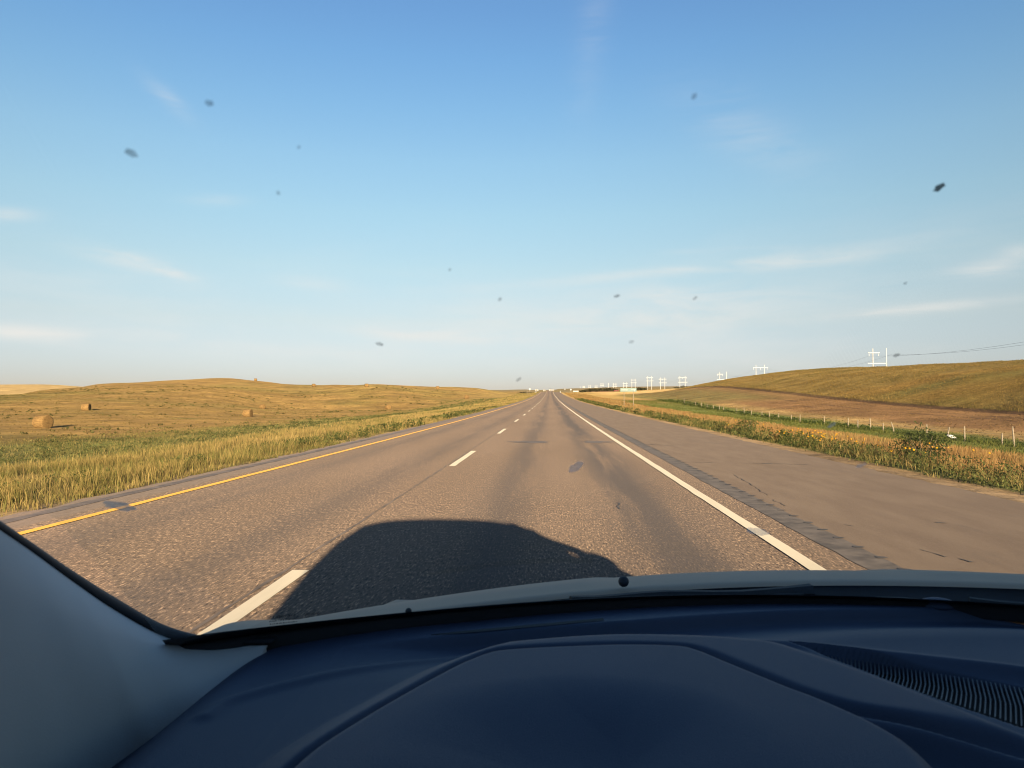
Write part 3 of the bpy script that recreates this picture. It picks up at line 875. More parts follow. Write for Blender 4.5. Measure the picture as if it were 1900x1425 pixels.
for i, px in enumerate(fpx):
    Y = XF/TP(px); h = hgt.get(px, 1.0+.1*math.sin(px)); lx, ly = lean.get(px, (random.gauss(0, .02), 0))
    z0 = gz(XF, Y)
    bm = bmesh.new(); add_tube(bm, [(0, 0, -.3), (lx*h*.5, 0, h*.5), (lx*h, 0, h)], [.062, .058, .05], 8)
    o = from_bm("fence_post", bm, m_wood); o.location = (XF, Y, z0)
    extra = {1756: "leaning, with white scrap at its foot", 1660: "tilted sharply to the left", 1615: "tall and thick", 1881: "nearest and tallest", 1269.4: "the farthest one visible"}.get(px)
    lab = f"{ordn[i]} wooden fence post from the right picture edge" + (f", {extra}" if extra else "")
    tag(o, lab, "fence post", "wooden posts of the roadside fence")
    tops.append((XF+lx*h, Y, z0, h))
for j, hh in enumerate((.45, .80)):
    bm = bmesh.new()
    pts = [(tops[0][0]+.3, tops[0][1]-14, gz(XF, tops[0][1]-14)+hh)] + [(XF + (t[0]-XF)*hh/t[3], t[1], t[2]+min(hh, t[3]-.08)) for t in tops]
    add_tube(bm, pts, .006, 4)
    o = from_bm("fence_wire", bm, m_wire)
    tag(o, ("lower" if j == 0 else "upper") + " strand of thin wire strung along the roadside fence posts", "fence wire", "wires of the roadside fence")
# pale scrap caught at a leaning post
m_scrap = simple_mat("white_plastic", (.4, .39, .37), .5)
bm = bmesh.new()
bmesh.ops.create_icosphere(bm, subdivisions=2, radius=1)
for v in bm.verts: v.co = Vector((v.co.x*.52+.4, v.co.y*.2, v.co.z*.16 + .18 - .22*(v.co.x))) + Vector((random.gauss(0, .03), random.gauss(0, .03), random.gauss(0, .04)))
o = from_bm("plastic_scrap", bm, m_scrap, smooth=True); Yb = XF/TP(1756)-.3
o.location = (XF-.1, Yb, gz(XF, Yb)); tag(o, "white plastic scrap lying against the foot of the leaning fence post", "litter")

# ------------------------------------------------------------------ power line
m_pole = simple_mat("sunlit_pole_wood", (.40, .39, .37), .85, var=.12, vscale=2)
m_ins = simple_mat("porcelain_insulator", (.62, .60, .56), .35)
m_cable = simple_mat("overhead_cable", (.10, .10, .11), .5, metal=.6)
TOW = [  # bearing px, depth, top pixel y, form
    (1633, 250, 646.5, 'left_arm'), (1411, 391, 677.0, 'top_bar'), (1342, 475, 690.0, 'left_arm'), (1266.5, 622, 697.5, 'full'), (1229.5, 730, 700.5, 'full'),
    (1205.5, 822, 698.0, 'full'), (1175.5, 985, 703.0, 'full'), (1160, 1092, 709.5, 'full'), (1140.5, 1270, 711.0, 'full'), (1129, 1400, 711.0, 'pole'), (1117, 1577, 711.0, 'full'),
    (1106, 1778, 715.0, 'full'), (1094, 2066, 715.0, 'full'), (1083, 2420, 716.0, 'full'), (1076.5, 2700, 717.0, 'pole')]
desc = ["largest H-frame power pole, standing behind the right hill crest", "white H-frame power pole with only its top half over the hill slope", "H-frame power pole with one short arm where the hill slope begins",
        "widest complete white H-frame power pole, left of the hill slope, by low shrubs", "complete white H-frame power pole second left of the hill slope", "tall white H-frame power pole just right of the green sign",
        "white H-frame power pole rising directly above the green arrow sign", "faint pale H-frame power pole over the left half of the green sign", "small H-frame power pole above the dark tree row, left of the green sign",
        "single small pale power pole standing over the middle of the dark tree row", "small H-frame power pole over the middle of the dark tree row", "small square H-frame power pole above the left half of the tree row",
        "tiny white H-frame power pole above the left end of the tree row", "tiny white H-frame power pole left of the dark tree row", "tiniest farthest pale pole at the left end of the power line"]
wire_pts = []
for i, (px, Y, ytop, form) in enumerate(TOW):
    x = TP(px)*Y; zt = zpx(ytop, Y, px); z0 = min(gz(x, Y), zt-9) ; H = zt-z0
    e = empty("power_pole", (x, Y, z0), 0, desc[i], "power pole", "wooden H-frame power poles along the road")
    hs_ = 2.25 if i != 2 else 2.2
    th = .13 + Y*.00014      # pole thickness, old heavy timber
    xs = (-hs_, hs_) if form != 'pole' else (0,)
    for sx in xs:
        bm = bmesh.new(); add_tube(bm, [(sx, 0, -.5), (sx, 0, H*.5), (sx, 0, H)], [th*1.05, th*.95, th*.75], 8)
        from_bm("pole", bm, m_pole, e)
    def bar(nm, x0, x1, z, t):
        bm = bmesh.new(); add_box(bm, (x0, -.22, z-t), (x1, -.02, z+t)); bmesh.ops.translate(bm, verts=bm.verts, vec=(0, -th, 0)); from_bm(nm, bm, m_pole, e)
    tb = .085 + Y*.00011
    if form == 'left_arm':
        bar("crossarm", -hs_-1.7, -hs_+2.1, H-1.5, tb); bar("crossbar", -hs_-1.8, hs_-.3, H-5.1, tb)
    elif form == 'top_bar':
        bar("crossarm", -hs_-1.6, hs_+1.8, H-1.5, tb)
    elif form == 'full':
        bar("crossarm", -hs_-1.5, hs_+1.5, H-1.6, tb); bar("crossbar", -hs_-1.6, hs_+2.0, H-5.4, tb)
    else:
        bar("crossarm", -1.3, 1.3, H-1.6, tb)
    if i < 6:
        for sx in (-hs_-1.3, 0, hs_+1.3) if form in ('full', 'top_bar') else (-hs_-1.4, -hs_+1.8):
            bm = bmesh.new()
            for q in range(5):
                bmesh.ops.create_cone(bm, segments=8, radius1=.12, radius2=.05, depth=.12, cap_ends=True, matrix=Matrix.Translation((sx, -.15-th, H-1.9-.17*q)))
            from_bm("insulator", bm, m_ins, e)
    wire_pts.append((x, Y, zt))
X7, Y7 = 122.0, 108.0; Z7 = 24.0
for (dx, dz, nm) in ((-3.6, -2.6, "left"), (3.6, -2.2, "right")):
    bm = bmesh.new()
    P_ = [(X7+dx, Y7, Z7+dz)] + [(a+dx, b_, c_+dz) for a, b_, c_ in wire_pts[:8]]
    for a, b_ in zip(P_, P_[1:]):
        a, b_ = Vector(a), Vector(b_); L = (b_-a).length
        pts = [a.lerp(b_, t/16) - Vector((0, 0, L*.026*4*(t/16)*(1-t/16))) for t in range(17)]
        add_tube(bm, pts, .022, 4)
    o = from_bm("power_line", bm, m_cable)
    tag(o, f"thin dark power cable sagging over the right hill, the {'lower' if nm == 'left' else 'upper'} of the pair", "power cable", "cables of the power line")

# ------------------------------------------------------------------ signs
m_post = simple_mat("grey_wood_post", (.15, .115, .075), .85, var=.2)
m_green = simple_mat("green_sign_sheeting", (.006, .058, .044), .45, var=.08)
m_legend = simple_mat("white_sign_legend", (.17, .185, .17), .45, var=.04)
m_signwhite = simple_mat("white_sign_face", (.24, .24, .23), .45, var=.06)
Ys = 130.0
sx0, sx1 = TP(1151)*Ys, TP(1181)*Ys
cx = (sx0+sx1)/2; zb = gz(cx, Ys)
e = empty("guide_sign", (cx, Ys, zb), 0, "green highway guide sign with white arrow on two wooden posts", "road sign")
zt0, zt1 = zpx(726.8, Ys)-zb, zpx(720.0, Ys)-zb
hwid = (sx1-sx0)/2
bm = bmesh.new(); add_box(bm, (-hwid, -.03, zt0), (hwid, .0, zt1), .008); from_bm("sign_panel", bm, m_green, e)
bm = bmesh.new()
def lg(x0, x1, z0, z1): add_box(bm, (x0, -.045, z0), (x1, -.033, z1))
zm = (zt0+zt1)/2
xq = -hwid+.22
for (wl_, hl_) in ((.17, .30), (.14, .22), (.05, .30), (.05, .30), (.14, .22), (.07, .22), (.14, .22)):
    if wl_ < .06: lg(xq, xq+wl_, zm-.13, zm+.17)
    else:
        lg(xq, xq+.035, zm-.13, zm-.13+hl_); lg(xq+wl_-.035, xq+wl_, zm-.13, zm-.13+hl_); lg(xq+.036, xq+wl_-.036, zm-.13+hl_-.035, zm-.13+hl_)
    xq += wl_+.05
from_bm("legend", bm, m_legend, e)
bm = bmesh.new()
lg(hwid-1.0, hwid-.451, zm-.03, zm+.03)
v = [bm.verts.new(q) for q in ((hwid-.45, -.045, zm-.17), (hwid-.12, -.045, zm), (hwid-.45, -.045, zm+.17))]
v2 = [bm.verts.new((q.co.x, -.033, q.co.z)) for q in v]
bm.faces.new(v); bm.faces.new(v2[::-1])
for a in range(3): bm.faces.new((v[a], v2[a], v2[(a+1) % 3], v[(a+1) % 3]))
from_bm("arrow", bm, m_legend, e)
for q in (1158, 1175.3):
    xx = TP(q)*Ys-cx
    bm = bmesh.new(); add_box(bm, (xx-.06, .003, -.4), (xx+.06, .10, zt1-.05), .008); from_bm("post", bm, m_post, e)


def small_sign(px, Y, ytop, ybot, wpx, label, posts, mat, name="road_sign", off=0.0):
    x = TP(px)*Y; z0 = gz(x, Y)
    e = empty(name, (x, Y, z0), 0, label, "road sign")
    zt, zb_ = max(zpx(ytop, Y, px)-z0, .9), max(zpx(ybot, Y, px)-z0, .5)
    hw = wpx/F*Y/2
    bm = bmesh.new(); add_box(bm, (-hw, -.03, zb_), (hw, 0, zt), .008); from_bm("sign_panel", bm, mat, e)
    for q in posts:
        bm = bmesh.new(); add_box(bm, (q*hw-.06, .003, -.3), (q*hw+.06, .09, zt-.02), .006); from_bm("post", bm, m_post, e)
    return e


small_sign(1068.5, 330, 725.0, 726.8, 10, "wide low white sign board on two posts, left of the green sign", (-.75, .75), m_signwhite)
small_sign(1059.2, 420, 721.6, 724.2, 2.4, "small white square sign standing left of the low white board", (0,), m_signwhite)
small_sign(983, 330, 720.4, 724.0, 2.6, "white rectangular sign on the left verge before the crest", (0,), m_signwhite)
x_ = TP(979.7)*330; bm = bmesh.new(); add_tube(bm, [(0, 0, -.3), (0, 0, 2.6)], .12, 6)
o = from_bm("marker_post", bm, m_post); o.location = (x_-.4, 330, gz(x_, 330)); tag(o, "bare wooden post standing beside the white left verge sign", "post")
for (px, Y, lab) in ((994.5, 400, "small white delineator post at the end of the left road edge"), (1039.5, 400, "small white delineator post at the end of the right shoulder")):
    x = TP(px)*Y; bm = bmesh.new(); add_box(bm, (-.12, -.04, -.3), (.12, .04, 1.1), .01)
    e = empty("delineator", (x, Y, gz(x, Y)), 0, lab, "delineator")
    from_bm("post", bm, m_signwhite, e)
    bm = bmesh.new(); add_box(bm, (-.16, -.07, .75), (.16, -.045, 1.15), .01); from_bm("reflector", bm, m_legend, e)

# ------------------------------------------------------------------ far trees, sheds
m_far_leaf = [(.030, .030, .016), (.060, .052, .026)]
spots = [(1082, 700, 9, 2.2), (1092, 705, 11, 3.0), (1102, 700, 12, 3.6), (1112, 710, 12, 3.4), (1122, 705, 12, 3.6), (1131, 700, 10, 3.2), (1139, 712, 9, 2.6), (1186, 640, 9, 2.6), (1193, 650, 8, 2.2)]
trl = ["low leftmost clump of the dark tree row under the power poles", "second dark clump from the left end of the distant tree row", "third dark clump from the left end of the distant tree row", "middle dark clump of the distant tree row",
       "tallest dark clump right of the middle of the distant tree row", "sixth dark clump from the left, near the right end of the row", "last small dark clump at the right end of the tree row, by the red shed",
       "brown bushy clump just right of the green sign's arrow", "low brown clump rightmost of the pair beside the green sign"]
m_trunk = m_stem
for (px, Y, wd, hh), lab in zip(spots, trl):
    x = TP(px)*Y
    o = leafy("tree", x, Y, wd, hh, 6, 500, .42, m_far_leaf, lab, "tree", "distant tree row", stems=6)
    for ch in o.children:
        if ch.name.startswith("foliage"): ch.name = "crown"
        else: ch.name = "trunk"
for (px, Y, wd, hh, lab) in ((1256, 600, 6, 1.6, "low dark shrub left of the widest H-frame power pole"), (1268, 606, 7, 2.2, "low dark shrub at the foot of the widest H-frame power pole"), (975, 430, 9, 1.0, "low dark brush on the left skyline beside the white sign")):
    leafy("shrub", TP(px)*Y, Y, wd, hh, 4, 300, .25, m_far_leaf, lab, "shrub", stems=4)


def shed(px, Y, ybase, wpx, hpx, mat, label, roof=None):
    x = TP(px)*Y; w2 = wpx/F*Y/2; hh = hpx/F*Y; z0 = min(gz(x, Y), zpx(ybase, Y))
    wall_h = zpx(ybase, Y)-z0 + hh*.6
    e = empty("farm_shed", (x, Y, z0), 0, label, "shed")
    bm = bmesh.new(); add_box(bm, (-w2, -4, -.5), (w2, 4, wall_h)); from_bm("wall", bm, mat, e)
    bm = bmesh.new()
    v = [bm.verts.new(q) for q in ((-w2-.3, -4.4, wall_h), (w2+.3, -4.4, wall_h), (w2+.3, 4.4, wall_h), (-w2-.3, 4.4, wall_h), (-w2-.3, 0, wall_h+hh*.4), (w2+.3, 0, wall_h+hh*.4))]
    for f in ((0, 1, 5, 4), (2, 3, 4, 5), (0, 4, 3), (1, 2, 5), (3, 2, 1, 0)): bm.faces.new([v[k] for k in f])
    from_bm("roof", bm, roof or mat, e)
    bm = bmesh.new(); add_box(bm, (-w2*.3, -4.05, 0), (w2*.3, -3.98, wall_h*.75)); from_bm("door", bm, m_post, e)


m_shed = simple_mat("white_metal_siding", (.20, .195, .19), .6, var=.05)
m_red = simple_mat("red_siding", (.20, .04, .025), .7)
shed(1021, 1500, 723.4, 5, 2.2, m_shed, "largest distant white shed above the road's vanishing point")
shed(1026.5, 1550, 723.2, 3.4, 1.4, m_shed, "small white shed just right of the road's vanishing point")
shed(1010, 1500, 723.4, 4, 1.1, m_shed, "low white shed just left of the road's vanishing point")
shed(996, 1500, 722.6, 6, .9, m_shed, "long low pale shed left of the vanishing point on the skyline")
shed(1143, 690, 726.3, 8, 2.6, m_red, "small red shed at the right end of the distant tree row")
x_, Y_ = TP(1048)*1400, 1400.0; z_ = zpx(722.5, Y_); zg = min(gz(x_, Y_), z_)
e = empty("grain_bin", (x_, Y_, zg), 0, "round white grain bin on the skyline right of the road", "grain bin")
bm = bmesh.new(); bmesh.ops.create_cone(bm, segments=20, radius1=1.5, radius2=1.5, depth=z_-zg+2, matrix=Matrix.Translation((0, 0, (z_-zg+2)/2))); from_bm("wall", bm, m_shed, e)
bm = bmesh.new(); bmesh.ops.create_cone(bm, segments=20, radius1=1.7, radius2=.2, depth=.9, matrix=Matrix.Translation((0, 0, z_-zg+2.5))); from_bm("roof", bm, m_shed, e)

# ================================================================== the car
CX = .38                          # car's centre line, the driver sits left of it
car = empty("car", (CX, 0, 0), 0, "silver car driven along the right lane, seen from its driver seat over the dark dashboard", "car")
OFF = Vector((-CX, 0, 0))


def car_np(name, V, Q=None, T=None, mat=None, parent=None, smooth_=True, col=None):
    V = np.array(V, float).copy(); V[:, 0] -= CX
    return from_np(name, V, Q, T, mat, parent or car, smooth_, col)


def car_bm(name, bm, mat, parent=None, smooth_=False):
    bmesh.ops.translate(bm, verts=bm.verts, vec=OFF)
    return from_bm(name, bm, mat, parent or car, smooth_)


m_paint = simple_mat("silver_car_paint", (.40, .30, .215), .6, metal=.0, var=.03, coat=.0, spec=.12)
m_black = simple_mat("black_rubber", (.008, .008, .009), .7, var=.2)
m_cowl = simple_mat("black_cowl_plastic", (.016, .017, .018), .55, var=.3, vscale=8)
m_dash = simple_mat("dashboard_plastic", (.034, .046, .078), .62, var=.05, vscale=4, bump=.25, bscale=700, spec=.35)
m_trim = simple_mat("grey_pillar_trim", (.50, .485, .45), .8, var=.03, vscale=5, bump=.15, bscale=600, spec=.2)
m_liner = simple_mat("headliner_cloth", (.20, .20, .19), .95)
m_dark_in = simple_mat("dark_interior_cloth", (.03, .03, .032), .95)
m_tint = simple_mat("privacy_glass", (.006, .007, .008), .08, var=.05)
m_tyre = simple_mat("tyre_rubber", (.02, .02, .02), .85)
m_rim = simple_mat("alloy_rim", (.5, .5, .5), .35, metal=.8)

m_glass, n, out = new_mat("windshield_glass")
tb_ = n.new('ShaderNodeBsdfTransparent'); tb_.inputs[0].default_value = rgb(.93, .955, .945)
gl = n.new('ShaderNodeBsdfGlossy'); gl.inputs['Roughness'].default_value = .02; gl.inputs[0].default_value = rgb(.9, .95, 1.0)
fr = n.new('ShaderNodeFresnel'); fr.inputs[0].default_value = 1.30
mx = n.new('ShaderNodeMixShader'); n.l.new(fr.outputs[0], mx.inputs[0]); n.l.new(tb_.outputs[0], mx.inputs[1]); n.l.new(gl.outputs[0], mx.inputs[2])
n.l.new(mx.outputs[0], out.inputs[0])


def film_mat(name, col, alpha):
    m, n, out = new_mat(name)
    d = n.new('ShaderNodeBsdfDiffuse'); d.inputs[0].default_value = rgb(*col)
    tl = n.new('ShaderNodeBsdfTranslucent'); tl.inputs[0].default_value = rgb(*col)
    ad = n.new('ShaderNodeMixShader'); ad.inputs[0].default_value = .5
    n.l.new(d.outputs[0], ad.inputs[1]); n.l.new(tl.outputs[0], ad.inputs[2])
    t = n.new('ShaderNodeBsdfTransparent'); mx = n.new('ShaderNodeMixShader')
    nz = n.noise(n.new('ShaderNodeTexCoord').outputs['Object'], 220, 3)
    n.put(mx.inputs[0], n.math('MULTIPLY', n.ramp(nz, .2, .7, .6, 1.0), alpha))
    n.l.new(t.outputs[0], mx.inputs[1]); n.l.new(ad.outputs[0], mx.inputs[2]); n.l.new(mx.outputs[0], out.inputs[0])
    return m


m_bug = film_mat("dried_bug_splat", (.03, .03, .035), .52)
m_bug0 = film_mat("dark_bug_splat", (.015, .015, .018), .97)
m_bug2 = film_mat("faint_bug_splat", (.10, .11, .12), .40)
m_smear = film_mat("glass_smear", (.92, .88, .82), .55)
m_smear2 = film_mat("thick_glass_smear", (.92, .80, .66), .92)


def base_y(X): return 1.17 - .28*((np.asarray(X, float)-CX)/.79)**2


def glass_pt(X, s):
    """point of the windshield: X at the base, s = 0 base .. 1 header"""
    X = np.asarray(X, float); q = (X-CX)/.79
    y0, z0 = base_y(X), 1.0 + .012*q*q
    y1, z1 = .12 - .12*q*q, 1.585 - .045*q*q
    x1 = CX + (X-CX)*.80
    bul = .030*4*s*(1-s)
    return np.stack([X+(x1-X)*s, y0+(y1-y0)*s + bul*.5, z0+(z1-z0)*s + bul], -1)


gu = np.linspace(CX-.84, CX+.84, 61); gs = np.linspace(0, 1, 41)
GU, GS = np.meshgrid(gu, gs, indexing='ij')
GV = glass_pt(GU, GS).reshape(-1, 3)
GQ = grid_quads(61, 41)
windshield = car_np("windshield", GV, GQ, None, m_glass)
bvh = BVHTree.FromPolygons([Vector(v) for v in GV], [list(map(int, q)) for q in GQ])


def on_glass(px, py):
    d = ray(px, py).normalized()
    loc, nor, idx, dist = bvh.ray_cast(Vector((0, 0, EYE)), d)
    if nor.dot(d) > 0: nor = -nor
    return loc, nor, dist


# black ceramic band along the foot of the glass
fw = np.array([[0.0, .02], [.0, .0]])
Sf = lambda X: .013 + .018*np.clip((np.abs(X-CX)-.35)/.45, 0, 1)**2
V = []
for X in gu:
    for s in (0.0, float(Sf(X))*.5, float(Sf(X))):
        q = glass_pt(X, s); V.append(q + np.array([0, -.003, .004]))
car_np("ceramic_band", V, grid_quads(61, 3), None, m_black, windshield)

V = []
for X in np.linspace(CX-.86, CX+.86, 80):
    wg = .006 + .010*float(smooth(CX-.42, CX-.80, X)); yb = float(base_y(X))
    for (o_, z_) in ((.004, 1.008), (-wg*.5, 1.008), (-wg, 1.003), (-wg, .985)): V.append((X, yb+o_, z_+.014*((X-CX)/.79)**2))
car_np("glass_gasket", V, grid_quads(80, 4), None, m_black)

# dirt on the glass
def splat(px, py, hw, hh, tilt, mat, name):
    loc, nor, dist = on_glass(px, py)
    up = (Vector((0, 0, 1)) - nor*nor.z).normalized(); sd = up.cross(nor)
    k = dist/F
    bm = bmesh.new(); c = bm.verts.new(loc + nor*.0022)
    ring = []; ph = random.uniform(0, 6)
    ct, st = math.cos(R(tilt)), math.sin(R(tilt)); comp = 1.35
    for t in range(18):
        a = 2*math.pi*t/18; r_ = 1 + .12*math.sin(2*a+ph) + .12*math.sin(5*a+2*ph) + random.gauss(0, .05)
        u_, v_ = hw*r_*math.cos(a), hh*r_*math.sin(a)
        u_, v_ = u_*ct - v_*st, u_*st + v_*ct
        ring.append(bm.verts.new(loc + nor*.001 + sd*u_*k + up*v_*k*comp))
    for t in range(18): bm.faces.new((c, ring[t], ring[(t+1) % 18]))
    car_bm(name, bm, mat, windshield)


for (px, py, hw, hh, tl, m) in ((388, 188, 6, 5, 0, m_bug), (244, 281, 9, 6, -35, m_bug), (1742, 345, 8, 6, 38, m_bug0), (1144, 547, 6, 3.5, 0, m_bug), (704, 636, 8, 4, -15, m_bug), (1663, 657, 6, 4, 0, m_bug),
                                (1171, 632, 5, 4, 20, m_bug2), (554, 270, 3, 3, 0, m_bug2), (516, 355, 3.5, 4, 0, m_bug2), (1289, 551, 4, 4, 0, m_bug2), (927, 553, 4, 4, 0, m_bug2), (834, 498, 3, 3, 0, m_bug2),
                                (1287, 176, 5, 5, 0, m_bug2), (962, 702, 4, 6, 0, m_bug2), (1679, 523, 3, 3, 0, m_bug2)):
    splat(px, py, hw, hh, tl, m, "bug_splat")
for (px, py, hw, hh, tl) in ((1068, 865, 12, 12, 0), (1543, 787, 5, 6, 0), (1597, 862, 9, 4, 35), (222, 937, 27, 7, -24), (1405, 985, 26, 7, -28)):
    splat(px, py, hw, hh*1.3, tl, m_smear2 if px == 222 else m_smear, "smear")
# maker's mark etched near the lower corner of the glass
bm = bmesh.new()
for (px0, px1, py, n_, hh) in ((508, 545, 1143, 11, 5), (500, 548, 1151, 16, 2.5), (502, 550, 1156, 16, 2.5), (504, 552, 1161, 14, 2.5), (567, 589, 1138, 7, 5)):
    for i in range(n_):
        px = px0 + (px1-px0)*i/(n_-1); py_2 = py - (px-px0)*.10
        loc, nor, dist = on_glass(px, py_2); k = dist/F
        up = (Vector((0, 0, 1)) - nor*nor.z).normalized(); sd = up.cross(nor)
        a, h2 = .75*k, hh*k*random.uniform(.7, 1.3)
        q = loc + nor*.0015; sk = sd*random.uniform(-1.2, 1.6)*k
        vs = [bm.verts.new(q-sd*a-up*h2), bm.verts.new(q+sd*a-up*h2), bm.verts.new(q+sd*a+up*h2+sk), bm.verts.new(q-sd*a+up*h2+sk)]
        bm.faces.new(vs)
car_bm("glass_mark", bm, m_black, windshield)

# ---- hood, cowl, wipers
def hood_z(X, dY):
    q = X-CX
    zr = .9998 + .0385*q + .0232*q*q; zs = .9654 + .041*q + .007*q*q
    z = zr - ((zr-zs)/.22-.088)*dY - .40*dY**2
    return z + .004*smooth(.0, .05, np.abs(q)-.30+.25*np.clip(dY, 0, .3))*smooth(.02, .10, dY)


hx = np.linspace(CX-.88, CX+.88, 90); hd = np.concatenate([[-.012, -.008], np.linspace(0, .9, 60)])
HX, HD = np.meshgrid(hx, hd, indexing='ij')
HY = base_y(np.clip(HX, CX-.8, CX+.8)) + .12 + HD
HZ = hood_z(HX, np.maximum(HD, 0)); HZ[:, 0] -= .006; HZ[:, 1] -= .002
hood = car_np("hood", np.stack([HX, HY, HZ], -1).reshape(-1, 3), grid_quads(90, len(hd)), None, m_paint)
cu = np.linspace(CX-.82, CX+.82, 60); cs = np.linspace(0, 1, 6)
V = []
for X in cu:
    zh = float(hood_z(X, 0.0))
    for k_, s_ in enumerate(cs):
        q_ = min(1.0, s_/.8)
        V.append((X, float(base_y(X)) + .002 + .112*q_, .992 - .014*math.sin(q_*3.1) - .020*q_ if k_ < 5 else zh-.004))
car_np("cowl", V, grid_quads(60, 6), None, m_cowl, None, False)
bm = bmesh.new()
for (xa, xb) in ((-.15, .42), (.50, 1.02)):
    pts = [(xa+(xb-xa)*t/14, float(base_y(xa+(xb-xa)*t/14))+.040+.012*math.sin(t), .990+.003*math.sin(t*.6)) for t in range(15)]
    pts2 = [Vector(q)+Vector((.02, .02, .003)) for q in pts[4:]]
    add_tube(bm, pts, .006, 6); add_tube(bm, pts2, [.010]*(len(pts2)-1)+[.014], 6)
car_bm("wiper", bm, m_black)
for px in (1157, 758):
    d = ray(px, 1082 if px > 1000 else 1127)
    bm = bmesh.new(); bmesh.ops.create_uvsphere(bm, u_segments=16, v_segments=10, radius=.0092 if px > 1000 else .005)
    q = at_depth(px, 1079 if px > 1000 else 1134, 1.25 if px > 1000 else 1.12)
    for v in bm.verts: v.co = Vector((v.co.x, v.co.y*1.2, v.co.z)) + q
    car_bm("washer_nozzle", bm, m_black, None, True)

# ---- dashboard: one sheet with raised instrument hood, grooves and ledges
def poly_on(pts, z): return np.array([at_z(px, py, z)[:2] for px, py in pts])


def seg_dist(Pt, poly):
    best = np.full(len(Pt), 1e9)
    for a, b_ in zip(poly[:-1], poly[1:]):
        ab = b_-a; L2 = (ab**2).sum() + 1e-12
        t = np.clip(((Pt-a)@ab)/L2, 0, 1)
        best = np.minimum(best, np.hypot(*(Pt-(a+t[:, None]*ab)).T))
    return best


def inside(Pt, poly):
    c = np.zeros(len(Pt), bool)
    for a, b_ in zip(poly, np.roll(poly, -1, 0)):
        hit = (a[1] > Pt[:, 1]) != (b_[1] > Pt[:, 1])
        c ^= hit & (Pt[:, 0] < (b_[0]-a[0])*(Pt[:, 1]-a[1])/(b_[1]-a[1]+1e-12)+a[0])
    return c


def densify(poly, n_=160):
    """smooth a traced line (Catmull-Rom through its points)"""
    P = np.vstack([2*poly[0]-poly[1], poly, 2*poly[-1]-poly[-2]])
    o = []
    m = max(2, n_//(len(poly)-1))
    for i in range(1, len(P)-2):
        for t in np.linspace(0, 1, m, endpoint=False):
            p0, p1, p2, p3 = P[i-1], P[i], P[i+1], P[i+2]
            o.append(.5*((2*p1)+(-p0+p2)*t+(2*p0-5*p1+4*p2-p3)*t*t+(-p0+3*p1-3*p2+p3)*t**3))
    o.append(poly[-1]); return np.array(o)


ZD = 1.0
K1 = densify(poly_on([(640, 1196), (790, 1182), (1000, 1163), (1160, 1151), (1330, 1139), (1500, 1131), (1740, 1128), (1900, 1133), (2150, 1150), (2500, 1190)], ZD))
K2 = densify(poly_on([(380, 1330), (439, 1297), (610, 1252), (788, 1215), (884, 1195), (980, 1186), (1090, 1182), (1322, 1184), (1447, 1195), (1598, 1210), (1727, 1223), (1900, 1243), (2200, 1290), (2600, 1370)], ZD))
C1 = densify(poly_on([(400, 1500), (474, 1424), (570, 1360), (679, 1300), (750, 1262), (816, 1233), (870, 1212), (930, 1199), (1090, 1188), (1226, 1189), (1340, 1194), (1455, 1207), (1560, 1238), (1700, 1283), (1800, 1317), (1900, 1352), (2200, 1460)], ZD))
ZC2 = ZD + .022
C2 = densify(poly_on([(440, 1510), (542, 1424), (610, 1378), (679, 1335), (750, 1294), (816, 1258), (858, 1238), (905, 1222), (960, 1216), (1055, 1211), (1160, 1208), (1262, 1211), (1310, 1222), (1363, 1244), (1430, 1272), (1500, 1300), (1598, 1328), (1727, 1346), (1900, 1371), (2200, 1430)], ZC2))
C1p = np.vstack([C1, [[C1[-1, 0], .2], [C1[0, 0], .2]]]); C2p = np.vstack([C2, [[C2[-1, 0], .2], [C2[0, 0], .2]]])
K2p = np.vstack([K2, [[K2[-1, 0], .2], [K2[0, 0], .2]]]); K1p = np.vstack([K1, [[K1[-1, 0], .2], [K1[0, 0], .2]]])
VU = densify(poly_on([(1462, 1206), (1520, 1210), (1600, 1222), (1720, 1243), (1810, 1257), (1900, 1273), (2100, 1312)], .992), 200)
VL = densify(poly_on([(1462, 1207), (1520, 1222), (1600, 1247), (1700, 1280), (1800, 1313), (1900, 1347), (2100, 1420)], .992), 200)
Vp = np.vstack([VU, VL[::-1]])
# inner, lower panel of the instrument hood
C3 = densify(poly_on([(640, 1560), (770, 1420), (800, 1360), (880, 1312), (1010, 1290), (1150, 1290), (1270, 1312), (1340, 1352), (1400, 1425), (1500, 1540)], ZD+.035))
C3p = np.vstack([C3, [[C3[-1, 0], .1], [C3[0, 0], .1]]])

WV = np.vstack([densify(poly_on([(1330, 1232), (1363, 1245), (1430, 1273), (1500, 1301), (1598, 1329), (1727, 1347), (1900, 1372), (2200, 1431)], ZC2)), poly_on([(2250, 1700), (1900, 1640)], ZC2), densify(poly_on([(1790, 1560), (1690, 1425), (1620, 1372), (1511, 1319), (1420, 1275), (1345, 1242)], ZC2))])
nx_, ny_ = 560, 260
dx_ = np.concatenate([np.linspace(CX-.93, CX-.84, 12, endpoint=False), np.linspace(CX-.84, CX+.62, nx_-60, endpoint=False), np.linspace(CX+.62, CX+.93, 48)])
nx_ = len(dx_)
dv = np.linspace(0, 1, ny_)
DX, DVv = np.meshgrid(dx_, dv, indexing='ij')
Yend = base_y(np.clip(DX, CX-.85, CX+.85)) - .002
DY = .40 + (Yend-.40)*DVv
Pt = np.stack([DX.ravel(), DY.ravel()], 1)
i1 = inside(Pt, C1p); i2 = inside(Pt, C2p); ik2 = inside(Pt, K2p); ik1 = inside(Pt, K1p); iv = inside(Pt, Vp); i3 = inside(Pt, C3p)
s1 = np.where(i1, 1, -1)*seg_dist(Pt, C1); s2 = np.where(i2, 1, -1)*seg_dist(Pt, C2)
